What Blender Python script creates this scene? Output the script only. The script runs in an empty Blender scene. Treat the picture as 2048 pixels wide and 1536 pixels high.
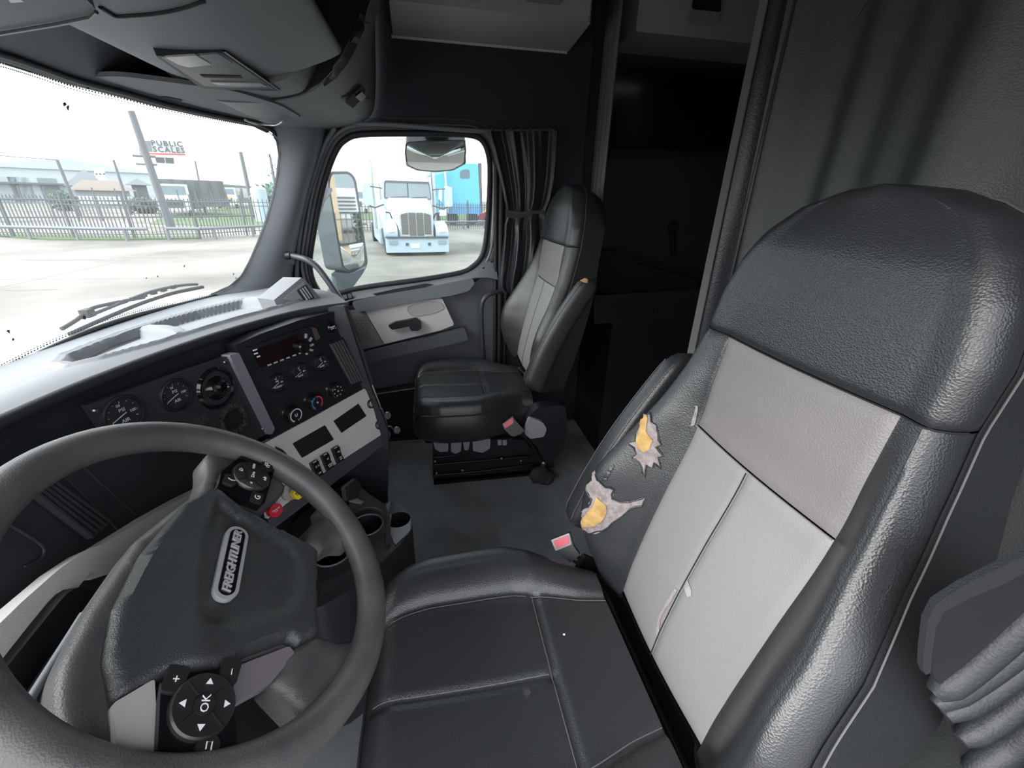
import bpy, bmesh, math, random
from math import radians, sin, cos, pi, sqrt, tan, atan2
from mathutils import Vector, Matrix
from mathutils.bvhtree import BVHTree
from mathutils.geometry import tessellate_polygon
random.seed(7)
sc = bpy.context.scene
COL = sc.collection
V = Vector

# ---------------------------------------------------------------- camera
FPX = 840.0
CAM = V((-1.0, 0.0, 1.15))
_p, _y, _r = radians(23.8), radians(11.3), radians(1.5)
FW = V((cos(_y)*cos(_p), -sin(_y)*cos(_p), -sin(_p)))
_rt = V((-sin(_y), -cos(_y), 0)); _up = _rt.cross(FW)
RT = _rt*cos(_r) + _up*sin(_r)
UP = RT.cross(FW)
cd = bpy.data.cameras.new('camera'); cam = bpy.data.objects.new('camera', cd); COL.objects.link(cam)
cam.matrix_world = Matrix(((RT.x, UP.x, -FW.x, CAM.x), (RT.y, UP.y, -FW.y, CAM.y), (RT.z, UP.z, -FW.z, CAM.z), (0, 0, 0, 1)))
cd.sensor_fit = 'HORIZONTAL'; cd.sensor_width = 36.0; cd.lens = FPX/2048*36.0
cd.clip_start = 0.02; cd.clip_end = 800
sc.camera = cam

# ---------------------------------------------------------------- sky, sun, exposure
w = bpy.data.worlds.new('sky'); sc.world = w; w.use_nodes = True
nt = w.node_tree; nt.nodes.clear()
bg = nt.nodes.new('ShaderNodeBackground'); out = nt.nodes.new('ShaderNodeOutputWorld')
tc = nt.nodes.new('ShaderNodeTexCoord'); nz = nt.nodes.new('ShaderNodeTexNoise'); rp = nt.nodes.new('ShaderNodeValToRGB')
nz.inputs['Scale'].default_value = 1.6; nz.inputs['Detail'].default_value = 5
rp.color_ramp.elements[0].position = .3; rp.color_ramp.elements[0].color = (.84, .90, .97, 1)
rp.color_ramp.elements[1].position = .62; rp.color_ramp.elements[1].color = (1.0, 1.0, 1.0, 1)
nt.links.new(tc.outputs['Generated'], nz.inputs['Vector']); nt.links.new(nz.outputs['Fac'], rp.inputs['Fac'])
nt.links.new(rp.outputs['Color'], bg.inputs['Color']); bg.inputs['Strength'].default_value = 1.0
nt.links.new(bg.outputs['Background'], out.inputs['Surface'])
sl = bpy.data.lights.new('overcast_sun', 'SUN'); sl.energy = 2.2; sl.angle = radians(60); sl.color = (1, .99, .97)
so = bpy.data.objects.new('overcast_sun', sl); COL.objects.link(so)
so.rotation_euler = V((-0.30, 0.80, 0.62)).to_track_quat('Z', 'Y').to_euler()   # veiled sun, ahead of the windscreen
sc.view_settings.view_transform = 'Standard'; sc.view_settings.look = 'None'
sc.view_settings.gamma = 1; sc.view_settings.use_curve_mapping = False
sc.view_settings.exposure = 1.97

# ---------------------------------------------------------------- measuring helpers (a picture ray met with a real plane)
def ray(x, y):
    return (FW + RT*((x-1024)/FPX) + UP*((768-y)/FPX)).normalized()
def AX(x, y, v): d = ray(x, y); return CAM + d*((v-CAM.x)/d.x)
def AY(x, y, v): d = ray(x, y); return CAM + d*((v-CAM.y)/d.y)
def AZ(x, y, v): d = ray(x, y); return CAM + d*((v-CAM.z)/d.z)
class Plane:
    def __init__(s, o, n, up=V((0, 0, 1))):
        s.o = V(o); s.n = V(n).normalized()
        if s.n.dot(CAM-s.o) < 0: s.n = -s.n
        s.u = up.cross(s.n).normalized(); s.v = s.n.cross(s.u)
    def at(s, x, y, h=0.0):
        d = ray(x, y); o = s.o + s.n*h
        return CAM + d*((o-CAM).dot(s.n)/d.dot(s.n))
    def pts(s, L, h=0.0): return [s.at(x, y, h) for x, y in L]
    def loc(s, P): q = P-s.o; return q.dot(s.u), q.dot(s.v)
    def p(s, a, b, h=0.0): return s.o + s.u*a + s.v*b + s.n*h

# ---------------------------------------------------------------- materials
MATS = {}
def mat(name, col, rough=.5, metal=0, bump=0, bscale=300, kind='noise', coat=0, spec=.5, col2=None, cscale=20, trans=0, emit=None, detail=3, sheen=0, wear=None):
    if name in MATS: return MATS[name]
    m = bpy.data.materials.new(name); m.use_nodes = True; t = m.node_tree; b = t.nodes['Principled BSDF']
    b.inputs['Base Color'].default_value = (*col, 1); b.inputs['Roughness'].default_value = rough
    b.inputs['Metallic'].default_value = metal; b.inputs['Specular IOR Level'].default_value = spec
    b.inputs['Coat Weight'].default_value = coat; b.inputs['Coat Roughness'].default_value = .08
    b.inputs['Transmission Weight'].default_value = trans; b.inputs['Sheen Weight'].default_value = sheen
    if emit: b.inputs['Emission Color'].default_value = (*emit, 1); b.inputs['Emission Strength'].default_value = 1
    c = t.nodes.new('ShaderNodeTexCoord')
    if bump:
        bn = t.nodes.new('ShaderNodeBump'); bn.inputs['Strength'].default_value = bump; bn.inputs['Distance'].default_value = .002
        if kind == 'leather':
            v = t.nodes.new('ShaderNodeTexVoronoi'); v.inputs['Scale'].default_value = bscale; v.feature = 'F1'
            n2 = t.nodes.new('ShaderNodeTexNoise'); n2.inputs['Scale'].default_value = bscale*.12; n2.inputs['Detail'].default_value = 4
            ad = t.nodes.new('ShaderNodeMath'); ad.operation = 'ADD'
            mu = t.nodes.new('ShaderNodeMath'); mu.operation = 'MULTIPLY'; mu.inputs[1].default_value = .7
            t.links.new(c.outputs['Object'], v.inputs['Vector']); t.links.new(c.outputs['Object'], n2.inputs['Vector'])
            t.links.new(n2.outputs['Fac'], mu.inputs[0]); t.links.new(v.outputs['Distance'], ad.inputs[0]); t.links.new(mu.outputs[0], ad.inputs[1])
            t.links.new(ad.outputs[0], bn.inputs['Height'])
        else:
            n2 = t.nodes.new('ShaderNodeTexNoise'); n2.inputs['Scale'].default_value = bscale; n2.inputs['Detail'].default_value = detail
            t.links.new(c.outputs['Object'], n2.inputs['Vector']); t.links.new(n2.outputs['Fac'], bn.inputs['Height'])
        t.links.new(bn.outputs['Normal'], b.inputs['Normal'])
    if col2:
        n3 = t.nodes.new('ShaderNodeTexNoise'); n3.inputs['Scale'].default_value = cscale; n3.inputs['Detail'].default_value = 6
        r = t.nodes.new('ShaderNodeValToRGB'); r.color_ramp.elements[0].position = .38; r.color_ramp.elements[1].position = .64
        r.color_ramp.elements[0].color = (*col, 1); r.color_ramp.elements[1].color = (*col2, 1)
        t.links.new(c.outputs['Object'], n3.inputs['Vector']); t.links.new(n3.outputs['Fac'], r.inputs['Fac']); t.links.new(r.outputs['Color'], b.inputs['Base Color'])
    MATS[name] = m; return m
def glass(name, tint, refl=.06, glare=0):
    m = bpy.data.materials.new(name); m.use_nodes = True; t = m.node_tree; t.nodes.clear()
    o = t.nodes.new('ShaderNodeOutputMaterial'); tr = t.nodes.new('ShaderNodeBsdfTransparent'); gl = t.nodes.new('ShaderNodeBsdfGlossy')
    mx = t.nodes.new('ShaderNodeMixShader'); lw = t.nodes.new('ShaderNodeLayerWeight'); fr = t.nodes.new('ShaderNodeMath'); fr.operation = 'POWER'; fr.inputs[1].default_value = 4
    f2 = t.nodes.new('ShaderNodeMath'); f2.operation = 'MULTIPLY_ADD'; f2.inputs[1].default_value = .35; f2.inputs[2].default_value = refl*.4
    lw.inputs['Blend'].default_value = .5; t.links.new(lw.outputs['Facing'], fr.inputs[0]); t.links.new(fr.outputs[0], f2.inputs[0])
    tr.inputs['Color'].default_value = (*tint, 1); gl.inputs['Roughness'].default_value = .02
    t.links.new(f2.outputs[0], mx.inputs[0]); t.links.new(tr.outputs[0], mx.inputs[1]); t.links.new(gl.outputs[0], mx.inputs[2])
    if glare:
        td = t.nodes.new('ShaderNodeBsdfTranslucent'); td.inputs['Color'].default_value = (.9, .93, .95, 1); m2 = t.nodes.new('ShaderNodeMixShader'); m2.inputs[0].default_value = glare  # pale translucent layer imitates the veil of glare over the glass
        t.links.new(mx.outputs[0], m2.inputs[1]); t.links.new(td.outputs[0], m2.inputs[2]); t.links.new(m2.outputs[0], o.inputs[0])
    else: t.links.new(mx.outputs[0], o.inputs[0])
    MATS[name] = m; return m
BLK = mat('black_plastic', (.011, .012, .016), .42, bump=.12, bscale=900)
DRK = mat('charcoal_plastic', (.030, .032, .038), .48, bump=.18, bscale=700)
SLA = mat('slate_plastic', (.135, .148, .165), .5, bump=.15, bscale=700)
DOR = mat('door_charcoal_plastic', (.080, .085, .100), .5, bump=.15, bscale=700)
GRY = mat('warm_grey_plastic', (.54, .515, .515), .5, bump=.15, bscale=800)
LGY = mat('light_grey_plastic', (.33, .32, .325), .42)
PUR = mat('satin_grey_trim', (.22, .20, .25), .38)
GLO = mat('gloss_black', (.006, .006, .008), .12, coat=.3)
RUB = mat('black_rubber', (.012, .013, .016), .6)
CHR = mat('chrome', (.75, .76, .78), .14, 1)
MET = mat('black_metal', (.02, .02, .022), .28, .6)
SCR = mat('screw_metal', (.3, .3, .32), .3, 1)
LEA = mat('black_leather', (.024, .026, .029), .34, bump=.22, bscale=520, kind='leather', spec=.6)
LEG = mat('grey_leather', (.18, .168, .166), .45, bump=.22, bscale=520, kind='leather')
LGL = mat('pale_grey_leather', (.225, .223, .226), .45, bump=.16, bscale=520, kind='leather')
VIN = mat('grey_vinyl_curtain', (.048, .052, .053), .42, bump=.25, bscale=400, kind='leather')
VIB = mat('black_vinyl_curtain', (.024, .027, .032), .38, bump=.2, bscale=200, kind='leather')
FAB = mat('dark_headliner_fabric', (.026, .027, .036), .95, bump=.25, bscale=1200)
MAT_ = mat('rubber_floor', (.30, .315, .335), .65, bump=.35, bscale=500, col2=(.22, .232, .25), cscale=7)
WHT = mat('white_print', (.75, .75, .78), .5)
STI = mat('stitch_thread', (.11, .11, .115), .7)
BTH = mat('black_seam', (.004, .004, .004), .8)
RED = mat('red_button', (.75, .05, .09), .4)
REK = mat('red_knob', (.62, .03, .06), .35)
YEL = mat('yellow_knob', (.85, .66, .03), .4)
BLU = mat('blue_print', (.05, .22, .65), .5)
FOA = mat('yellow_foam', (.50, .33, .13), .95, bump=.6, bscale=150, col2=(.38, .23, .08), cscale=60)
BAC = mat('leather_backing', (.31, .27, .27), .95, bump=.8, bscale=500, col2=(.20, .17, .17), cscale=90)
DIAL = mat('dial_face', (.02, .022, .027), .35)
WHE = mat('wheel_leather', (.05, .052, .056), .42, bump=.14, bscale=700, kind='leather', col2=(.085, .08, .078), cscale=16)
HUB = mat('wheel_hub_plastic', (.034, .037, .040), .38, bump=.26, bscale=800, kind='leather')
GLS = glass('window_glass', (.80, .84, .84), glare=.015)
WSG_ = glass('windscreen_glass', (.84, .87, .87), glare=.03)
CLR = glass('clear_plastic', (.9, .9, .92), .1)
MIR = mat('mirror_silver', (.82, .83, .83), .02, 1)
CHS = mat('silver_metal', (.5, .5, .52), .3, 1)

# ---------------------------------------------------------------- object helpers
def wl(o):
    q = V((0, 0, 0))
    while o: q = q + V(o.location); o = o.parent
    return q
def link(name, me, parent=None):
    o = bpy.data.objects.new(name, me); COL.objects.link(o)
    if parent: o.parent = parent; o.location = -wl(parent)
    return o
def tag(o, label=None, cat=None, group=None, kind=None):
    if label: o['label'] = label
    if cat: o['category'] = cat
    if group: o['group'] = group
    if kind: o['kind'] = kind
    return o
def root(name, loc, label, cat, group=None):
    o = bpy.data.objects.new(name, None); COL.objects.link(o); o.location = loc; o.empty_display_size = .1
    return tag(o, label, cat, group)
def fin(bm, name, m, parent=None, ang=35, bev=0, seg=2):
    if bev:
        es = [e for e in bm.edges if len(e.link_faces) == 2 and e.calc_face_angle(0) > radians(28)]
        bmesh.ops.bevel(bm, geom=es, offset=bev, segments=seg, affect='EDGES', profile=.6, clamp_overlap=True)
    bmesh.ops.recalc_face_normals(bm, faces=bm.faces)
    me = bpy.data.meshes.new(name); bm.to_mesh(me); bm.free()
    for p in me.polygons: p.use_smooth = True
    me.set_sharp_from_angle(angle=radians(ang))
    if m: me.materials.append(m)
    return link(name, me, parent)
def mesh(name, vs, fs, m, parent=None, ang=35, bev=0, seg=2):
    bm = bmesh.new(); bv = [bm.verts.new(v) for v in vs]
    for f in fs:
        try: bm.faces.new([bv[i] for i in f])
        except ValueError: pass
    return fin(bm, name, m, parent, ang, bev, seg)
def add_prism(bm, pts, n, d):
    """polygon pts (front face), pushed back by d along -n"""
    n = V(n).normalized(); N = len(pts)
    a = [bm.verts.new(p) for p in pts]; b = [bm.verts.new(p - n*d) for p in pts]
    tri = tessellate_polygon([[V(p) for p in pts]])
    if N <= 4: bm.faces.new(a); bm.faces.new(b[::-1])
    else:
        bm.faces.new(a); bm.faces.new(b[::-1])
    for i in range(N): bm.faces.new((a[i], b[i], b[(i+1) % N], a[(i+1) % N]))
def prism(name, pts, n, d, m, parent=None, bev=0, seg=2, ang=35):
    bm = bmesh.new(); add_prism(bm, pts, n, d); return fin(bm, name, m, parent, ang, bev, seg)
def rnd(pts, r, k=4):
    """round the corners of a 3-D polygon; r a number or one per corner"""
    o = []; N = len(pts)
    for i, p in enumerate(pts):
        rr = r[i] if isinstance(r, (list, tuple)) else r
        a = pts[i-1]-p; b = pts[(i+1) % N]-p
        q = min(rr, a.length*.49, b.length*.49)
        if q < 1e-5: o.append(p); continue
        A = p + a.normalized()*q; B = p + b.normalized()*q
        for j in range(k+1):
            t = j/k; o.append(A*(1-t)**2 + p*2*t*(1-t) + B*t*t)
    return o
def add_tube(bm, path, r, seg=10, close=False, cap=True):
    N = len(path); rings = []; up = None
    for i, p in enumerate(path):
        a = path[i-1] if (i or close) else p; b = path[(i+1) % N] if (i < N-1 or close) else p
        t = (b-a).normalized() if (b-a).length > 1e-9 else V((0, 0, 1))
        if up is None:
            up = t.orthogonal().normalized()
        up = (up - t*up.dot(t))
        up = up.normalized() if up.length > 1e-6 else t.orthogonal().normalized()
        s = t.cross(up); rr = r[i] if isinstance(r, (list, tuple)) else r
        rings.append([bm.verts.new(p + (up*cos(2*pi*k/seg)+s*sin(2*pi*k/seg))*rr) for k in range(seg)])
    for i in range(N if close else N-1):
        A, B = rings[i], rings[(i+1) % N]
        off = 0
        if close and i == N-1:
            off = min(range(seg), key=lambda q: (A[0].co-B[q].co).length)
        for k in range(seg): bm.faces.new((A[k], A[(k+1) % seg], B[(k+1+off) % seg], B[(k+off) % seg]))
    if cap and not close:
        bm.faces.new(rings[0][::-1]); bm.faces.new(rings[-1])
def tube(name, path, r, m, parent=None, seg=10, close=False, ang=50):
    bm = bmesh.new(); add_tube(bm, [V(p) for p in path], r, seg, close); return fin(bm, name, m, parent, ang)
def smooth_path(P, k=6, close=False):
    P = [V(p) for p in P]; N = len(P); o = []
    for i in range(N if close else N-1):
        g = lambda j: P[j % N] if close else P[max(0, min(N-1, j))]
        a, b, c, d = g(i-1), g(i), g(i+1), g(i+2)
        for j in range(k):
            t = j/k
            o.append(.5*((2*b)+(c-a)*t+(2*a-5*b+4*c-d)*t*t+(3*b-a-3*c+d)*t**3))
    if not close: o.append(P[-1])
    return o
def axes(n, up=V((0, 0, 1))):
    n = V(n).normalized(); u = up.cross(n)
    u = u.normalized() if u.length > 1e-4 else n.orthogonal().normalized()
    return u, n.cross(u), n
def add_lathe(bm, c, n, prof, seg=28, sx=1, u0=None):
    """prof = [(radius, height along n)]"""
    u, v, n = axes(n)
    rings = []
    for r, h in prof:
        if r < 1e-6: rings.append([bm.verts.new(c+n*h)])
        else: rings.append([bm.verts.new(c+n*h+(u*cos(2*pi*k/seg)*sx+v*sin(2*pi*k/seg))*r) for k in range(seg)])
    for A, B in zip(rings[:-1], rings[1:]):
        for k in range(seg):
            q = (A[k % len(A)], A[(k+1) % len(A)], B[(k+1) % len(B)], B[k % len(B)])
            s = []
            for x in q:
                if x not in s: s.append(x)
            if len(s) > 2: bm.faces.new(s)
def lathe(name, c, n, prof, m, parent=None, seg=28, ang=35):
    bm = bmesh.new(); add_lathe(bm, V(c), n, prof, seg); return fin(bm, name, m, parent, ang)
def add_box(bm, c, s, u=V((1, 0, 0)), v=V((0, 1, 0)), n=V((0, 0, 1))):
    c = V(c); q = []
    for k in (-1, 1):
        for j in (-1, 1):
            for i in (-1, 1): q.append(bm.verts.new(c+u*(i*s[0]/2)+v*(j*s[1]/2)+n*(k*s[2]/2)))
    for f in ((0, 2, 3, 1), (4, 5, 7, 6), (0, 1, 5, 4), (2, 6, 7, 3), (0, 4, 6, 2), (1, 3, 7, 5)): bm.faces.new([q[i] for i in f])
def box(name, c, s, m, parent=None, bev=0, u=V((1, 0, 0)), v=V((0, 1, 0)), n=V((0, 0, 1)), seg=2):
    bm = bmesh.new(); add_box(bm, c, s, u, v, n); return fin(bm, name, m, parent, 35, bev, seg)
def grid(name, f, nu, nv, m, parent=None, u=(0, 1), v=(0, 1), ang=60, thick=0):
    vs = []; fs = []
    for j in range(nv+1):
        for i in range(nu+1): vs.append(f(u[0]+(u[1]-u[0])*i/nu, v[0]+(v[1]-v[0])*j/nv))
    for j in range(nv):
        for i in range(nu):
            a = j*(nu+1)+i; fs.append((a, a+1, a+nu+2, a+nu+1))
    bm = bmesh.new(); bv = [bm.verts.new(q) for q in vs]
    for q in fs: bm.faces.new([bv[i] for i in q])
    bmesh.ops.recalc_face_normals(bm, faces=bm.faces)
    if thick: bmesh.ops.solidify(bm, geom=bm.faces[:], thickness=thick)
    return fin(bm, name, m, parent, ang)
def loftstrip(name, A, B, m, parent=None, n=1, thick=0, ang=40):
    """surface between two point lists of equal length"""
    k = len(A)-1
    def f(u, v):
        i = min(int(round(u*k)), k); return A[i]*(1-v)+B[i]*v
    return grid(name, f, k, n, m, parent, thick=thick, ang=ang)
_fcache = {}
def text(name, s, c, u, v, size, m, parent=None, depth=.0004, align='CENTER', shear=0, bold=0, space=1):
    key = (s, size, depth, shear, bold, space, align)
    if key not in _fcache:
        cu = bpy.data.curves.new('t', 'FONT'); cu.body = s; cu.size = size; cu.extrude = depth; cu.align_x = align; cu.align_y = 'CENTER'
        cu.shear = shear; cu.offset = bold; cu.space_character = space; cu.resolution_u = 2
        o = bpy.data.objects.new('t', cu); COL.objects.link(o); dg = bpy.context.evaluated_depsgraph_get()
        _fcache[key] = [None]; me = bpy.data.meshes.new_from_object(o.evaluated_get(dg)); bpy.data.objects.remove(o)
        _fcache[key] = ([V(q.co) for q in me.vertices], [list(p.vertices) for p in me.polygons])
    vs, fs = _fcache[key]; u = V(u).normalized(); v = V(v).normalized(); n = u.cross(v)
    me = bpy.data.meshes.new(name); me.from_pydata([V(c)+u*q.x+v*q.y+n*(q.z+depth) for q in vs], [], fs); me.materials.append(m)
    return link(name, me, parent)
def bvh(objs):
    vs = []; fs = []
    for o in objs:
        b = len(vs); q = wl(o); vs += [V(x.co)+q for x in o.data.vertices]; fs += [[i+b for i in p.vertices] for p in o.data.polygons]
    return BVHTree.FromPolygons(vs, fs)
def inside(p, L):
    x, y = p; c = False
    for i in range(len(L)):
        (a, b), (d, e) = L[i-1], L[i]
        if (b > y) != (e > y) and x < (d-a)*(y-b)/(e-b)+a: c = not c
    return c
def drape(name, L, tree, m, parent=None, h=.0015, step=6, puff=0, lift_edge=0):
    """a patch lying on a built surface: outline refined, filled and laid on it"""
    R = []
    for i in range(len(L)):
        (a, b), (c, d) = L[i], L[(i+1) % len(L)]; k = max(1, int(math.hypot(c-a, d-b)/step))
        for j in range(k): R.append((a+(c-a)*j/k, b+(d-b)*j/k))
    bm = bmesh.new(); P2 = [bm.verts.new((x, y, 0)) for x, y in R]
    es = [bm.edges.new((P2[i], P2[(i+1) % len(P2)])) for i in range(len(P2))]
    f = bmesh.ops.triangle_fill(bm, edges=es, use_beauty=True)
    for _ in range(2):
        le = [e for e in bm.edges if e.calc_length() > step*1.5]
        if le: bmesh.ops.subdivide_edges(bm, edges=le, cuts=1)
        bmesh.ops.triangulate(bm, faces=bm.faces)
    bad = []
    for v_ in bm.verts:
        d = ray(v_.co.x, v_.co.y); bd = v_.is_boundary
        loc, n, i, t = tree.ray_cast(CAM, d)
        if loc is None: bad.append(v_); continue
        if n.dot(d) > 0: n = -n
        v_.co = loc + n*(h + (0 if bd else puff))
    if bad: bmesh.ops.delete(bm, geom=bad, context='VERTS')
    lone = [e for e in bm.edges if e.calc_length() > .06]
    if lone: bmesh.ops.delete(bm, geom=lone, context='EDGES')
    return fin(bm, name, m, parent, 60)
def lerp(T, x):
    """piecewise-linear table [(x, value)]"""
    if x <= T[0][0]: return T[0][1]
    for (a, b), (c, d) in zip(T[:-1], T[1:]):
        if x <= c: return b+(d-b)*(x-a)/(c-a)
    return T[-1][1]
def sstep(T, x):
    """smooth (Catmull) table"""
    n = len(T)
    if x <= T[0][0]: return T[0][1]
    if x >= T[-1][0]: return T[-1][1]
    for i in range(n-1):
        if x <= T[i+1][0]:
            t = (x-T[i][0])/(T[i+1][0]-T[i][0]); g = lambda j: T[max(0, min(n-1, j))][1]
            a, b, c, d = g(i-1), g(i), g(i+1), g(i+2)
            return .5*(2*b+(c-a)*t+(2*a-5*b+4*c-d)*t*t+(3*b-a-3*c+d)*t**3)
# ================================================================ SETTING
def S(o): o['kind'] = 'structure'; return o
def holed(name, outer, holes, n, d, m, parent=None, bev=0):
    """plate with holes (front outline pts), thickness d backwards"""
    bm = bmesh.new(); loops = []
    es = []
    for L in [outer]+holes:
        vs = [bm.verts.new(p) for p in L]; loops.append(vs)
        es += [bm.edges.new((vs[i-1], vs[i])) for i in range(len(vs))]
    r = bmesh.ops.triangle_fill(bm, edges=es, use_beauty=True)
    n = V(n).normalized()
    ex = bmesh.ops.extrude_face_region(bm, geom=bm.faces[:])
    bmesh.ops.translate(bm, vec=-n*d, verts=[g for g in ex['geom'] if isinstance(g, bmesh.types.BMVert)])
    return fin(bm, name, m, parent, 35, bev)
NX = V((-1, 0, 0))
# --- floor of the cab
S(box('floor', (0.05, -.55, -.03), (1.98, 2.7, .06), MAT_))
# --- right wall with the door opening (window hole)
WIN = [(690, 280), (720, 269), (800, 267), (900, 268), (945, 271), (966, 283), (977, 310), (980, 345), (977, 420), (971, 485), (962, 515), (945, 533), (921, 545), (848, 558), (750, 571), (700, 580), (660, 590), (640, 584), (626, 560), (620, 525), (627, 470), (640, 400), (655, 345), (672, 302)]
winp = [AX(a, b, 1.0) for a, b in WIN]
def offs(L, k):
    c = sum(L, V((0, 0, 0)))/len(L); o = []
    for i, p in enumerate(L):
        t = (L[(i+1) % len(L)]-L[i-1]).normalized(); q = t.cross(NX).normalized()
        if q.dot(p-c) < 0: q = -q
        o.append(p+q*k)
    return o
door = tag(root('door', (1.0, .1, .1), 'charcoal passenger door with grey inset panel below the side window', 'door'))
door.name = 'door_1'; door['kind'] = 'structure'
del door['category']; del door['label']
of = offs(winp, .052)
outer = [V((1.0, y, z)) for y, z in ((-.30, .06), (.62, .06), (.70, .78), (.66, .95), (.38, 1.40), (-.30, 1.415))]
holed('door_skin', outer, [winp], NX, .03, DOR, door)
tube('window_seal', smooth_path([p+V((-.004, 0, 0)) for p in winp], 3, True), .012, RUB, door, 8, True)
tube('frame_lip', smooth_path([p+V((-.008, 0, 0)) for p in offs(winp, .030)], 3, True), .0075, mat('slate_trim', (.16, .17, .18), .45), door, 8, True)
tube('frame_seal', smooth_path([p+V((-.004, 0, 0)) for p in offs(winp, .052)], 3, True), .013, RUB, door, 8, True)
# window glass
w2 = prism('window_2', [p+V((.014, 0, 0)) for p in winp], NX, .004, GLS); S(w2)
# outer white door skin, seen at the rear edge of the glass
prism('outer_door_edge', [AX(a, b, .992) for a, b in ((979, 300), (990, 340), (993, 517), (979, 520), (984, 430), (986, 350))], NX, .01, mat('white_paint', (.62, .66, .68), .35), door)
# --- door furniture
P98 = Plane((.97, 0, 0), NX); P96 = Plane((.95, 0, 0), NX)
def onX(x): return Plane((x, 0, 0), NX)
# sill ledge under the glass
loftstrip('sill_ledge', [AX(a, b, 1.0) for a, b in ((640, 592), (700, 584), (750, 576), (848, 563), (921, 550), (948, 538), (968, 517), (990, 516))],
          [AX(a, b, .955) for a, b in ((650, 640), (700, 603), (760, 592), (850, 578), (925, 562), (950, 557), (975, 556), (995, 560))], SLA, door, 4, thick=.006)
prism('armrest', rnd([P96.at(a, b) for a, b in ((704, 603), (760, 590), (850, 575), (905, 564), (944, 556), (950, 566), (938, 582), (905, 591), (820, 605), (716, 624), (706, 614))], .012), NX, .05, SLA, door, .006, 3)
prism('pull_slot', rnd([P96.at(a, b, .001) for a, b in ((745, 588), (790, 578), (852, 567), (868, 569), (850, 575), (800, 583), (752, 591))], .004), NX, .004, BLK, door)
prism('window_switch', rnd([AX(a, b, .955) for a, b in ((681, 589), (703, 585), (706, 597), (684, 602))], .002), V((-1, 0, .8)), .008, GLO, door, .001)
prism('switch_rocker', [AX(a, b, .951) for a, b in ((685, 590), (693, 588.5), (695, 597), (687, 599))], V((-1, 0, .8)), .004, SLA, door)
prism('switch_rocker', [AX(a, b, .951) for a, b in ((695, 588), (702, 586.5), (704, 595.5), (697, 597))], V((-1, 0, .8)), .004, SLA, door)
# grey inset panels
pn = onX(.966)
prism('inset_panel', rnd([pn.at(a, b) for a, b in ((727, 617), (884, 596), (909, 650), (880, 661), (769, 688))], [.005, .012, .012, .005, .005]), NX, .03, GRY, door, .004)
sp = prism('speaker_panel', rnd([pn.at(a, b) for a, b in ((696, 622), (726, 617), (768, 689), (722, 700))], .004), NX, .03, mat('speaker_grey', (.15, .145, .15), .5), door, .003)
bm = bmesh.new(); cc = pn.at(722, 657); ps_ = Plane(cc, NX)
for q in range(-4, 5):
    for r_ in range(-4, 5):
        a = q*.018+(r_ % 2)*.009; b = r_*.0156
        if a*a*1.6+b*b*.8 < .055**2:
            c_ = ps_.p(a, b, .0012)
            L = [c_+ps_.u*.0095*cos(pi/6+k*pi/3)+ps_.v*.0095*sin(pi/6+k*pi/3) for k in range(6)]
            I = [c_+ps_.u*.008*cos(pi/6+k*pi/3)+ps_.v*.008*sin(pi/6+k*pi/3) for k in range(6)]
            va = [bm.verts.new(x) for x in L]; vb = [bm.verts.new(x) for x in I]
            for k in range(6): bm.faces.new((va[k], va[(k+1) % 6], vb[(k+1) % 6], vb[k]))
fin(bm, 'speaker_grille', mat('grille_grey', (.07, .07, .075), .5), sp)
# pull cup: a shallow dish with a raised rim
cup = rnd([pn.at(a, b, .002) for a, b in ((812, 614), (850, 603), (882, 604), (890, 617), (862, 628), (822, 633))], .02)
prism('pull_cup', cup, NX, .003, mat('cup_grey', (.36, .345, .345), .4), door, .0015)
tube('pull_cup_rim', cup, .0018, LGY, door, 6, True)
h_ = onX(.935)
prism('door_handle', rnd([h_.at(a, b) for a, b in ((776, 652), (790, 645), (832, 637), (842, 643), (843, 657), (836, 662), (822, 662), (818, 653), (784, 660))], .005), NX, .022, BLK, door, .004, 3)
# lower bands and map pocket
prism('lower_band', rnd([onX(.95).at(a, b) for a, b in ((724, 706), (930, 657), (936, 680), (915, 686), (737, 726))], .006), NX, .045, DOR, door, .008, 3)
prism('pocket_front', rnd([onX(.925).at(a, b) for a, b in ((742, 789), (915, 760), (920, 850), (770, 868))], .01), NX, .06, BLK, door, .006)
tube('pocket_edge', [AX(745, 789, .922), AX(830, 777, .922), AX(900, 764, .922)], .004, SLA, door, 6)
lathe('lock_pin', AX(967, 548, .975), V((0, 0, 1)), [(0, .032), (.0035, .031), (.0045, .026), (.003, .022), (.003, .004), (.006, .003), (.006, 0)], BLK, door, 12)
# --- door sill and its rubber seals
bm = bmesh.new()
for k in range(4): add_box(bm, (1.0-.022*k, .15, .035+.0*k), (.010, 1.1, .012+.01*(3-k)))
add_box(bm, (.985, .15, .012), (.12, 1.1, .024))
S(fin(bm, 'trim_1', BLK, None, 35, .003))
# --- side panel above the door, B pillar
S(prism('wall_right', [V((.985, y, z)) for y, z in ((.62, 1.395), (.62, 2.05), (-.69, 2.05), (-.69, .0), (-.30, .0), (-.30, 1.405))], NX, .05, FAB, None, .01))
S(tube('trim_2', smooth_path([AX(a, b, .975) for a, b in ((1108, 262), (1040, 263), (960, 262), (870, 256), (780, 249), (700, 247), (640, 249), (590, 250), (560, 250))], 4), .009, SLA, None, 8))
bm = bmesh.new()
for y, r in ((-.302, .010), (-.325, .013), (-.352, .008)): add_tube(bm, [V((.975, y, .05)), V((.975, y, .6)), V((.975, y, 1.39))], r, 8)
S(fin(bm, 'trim_3', RUB, None, 50))
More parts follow.
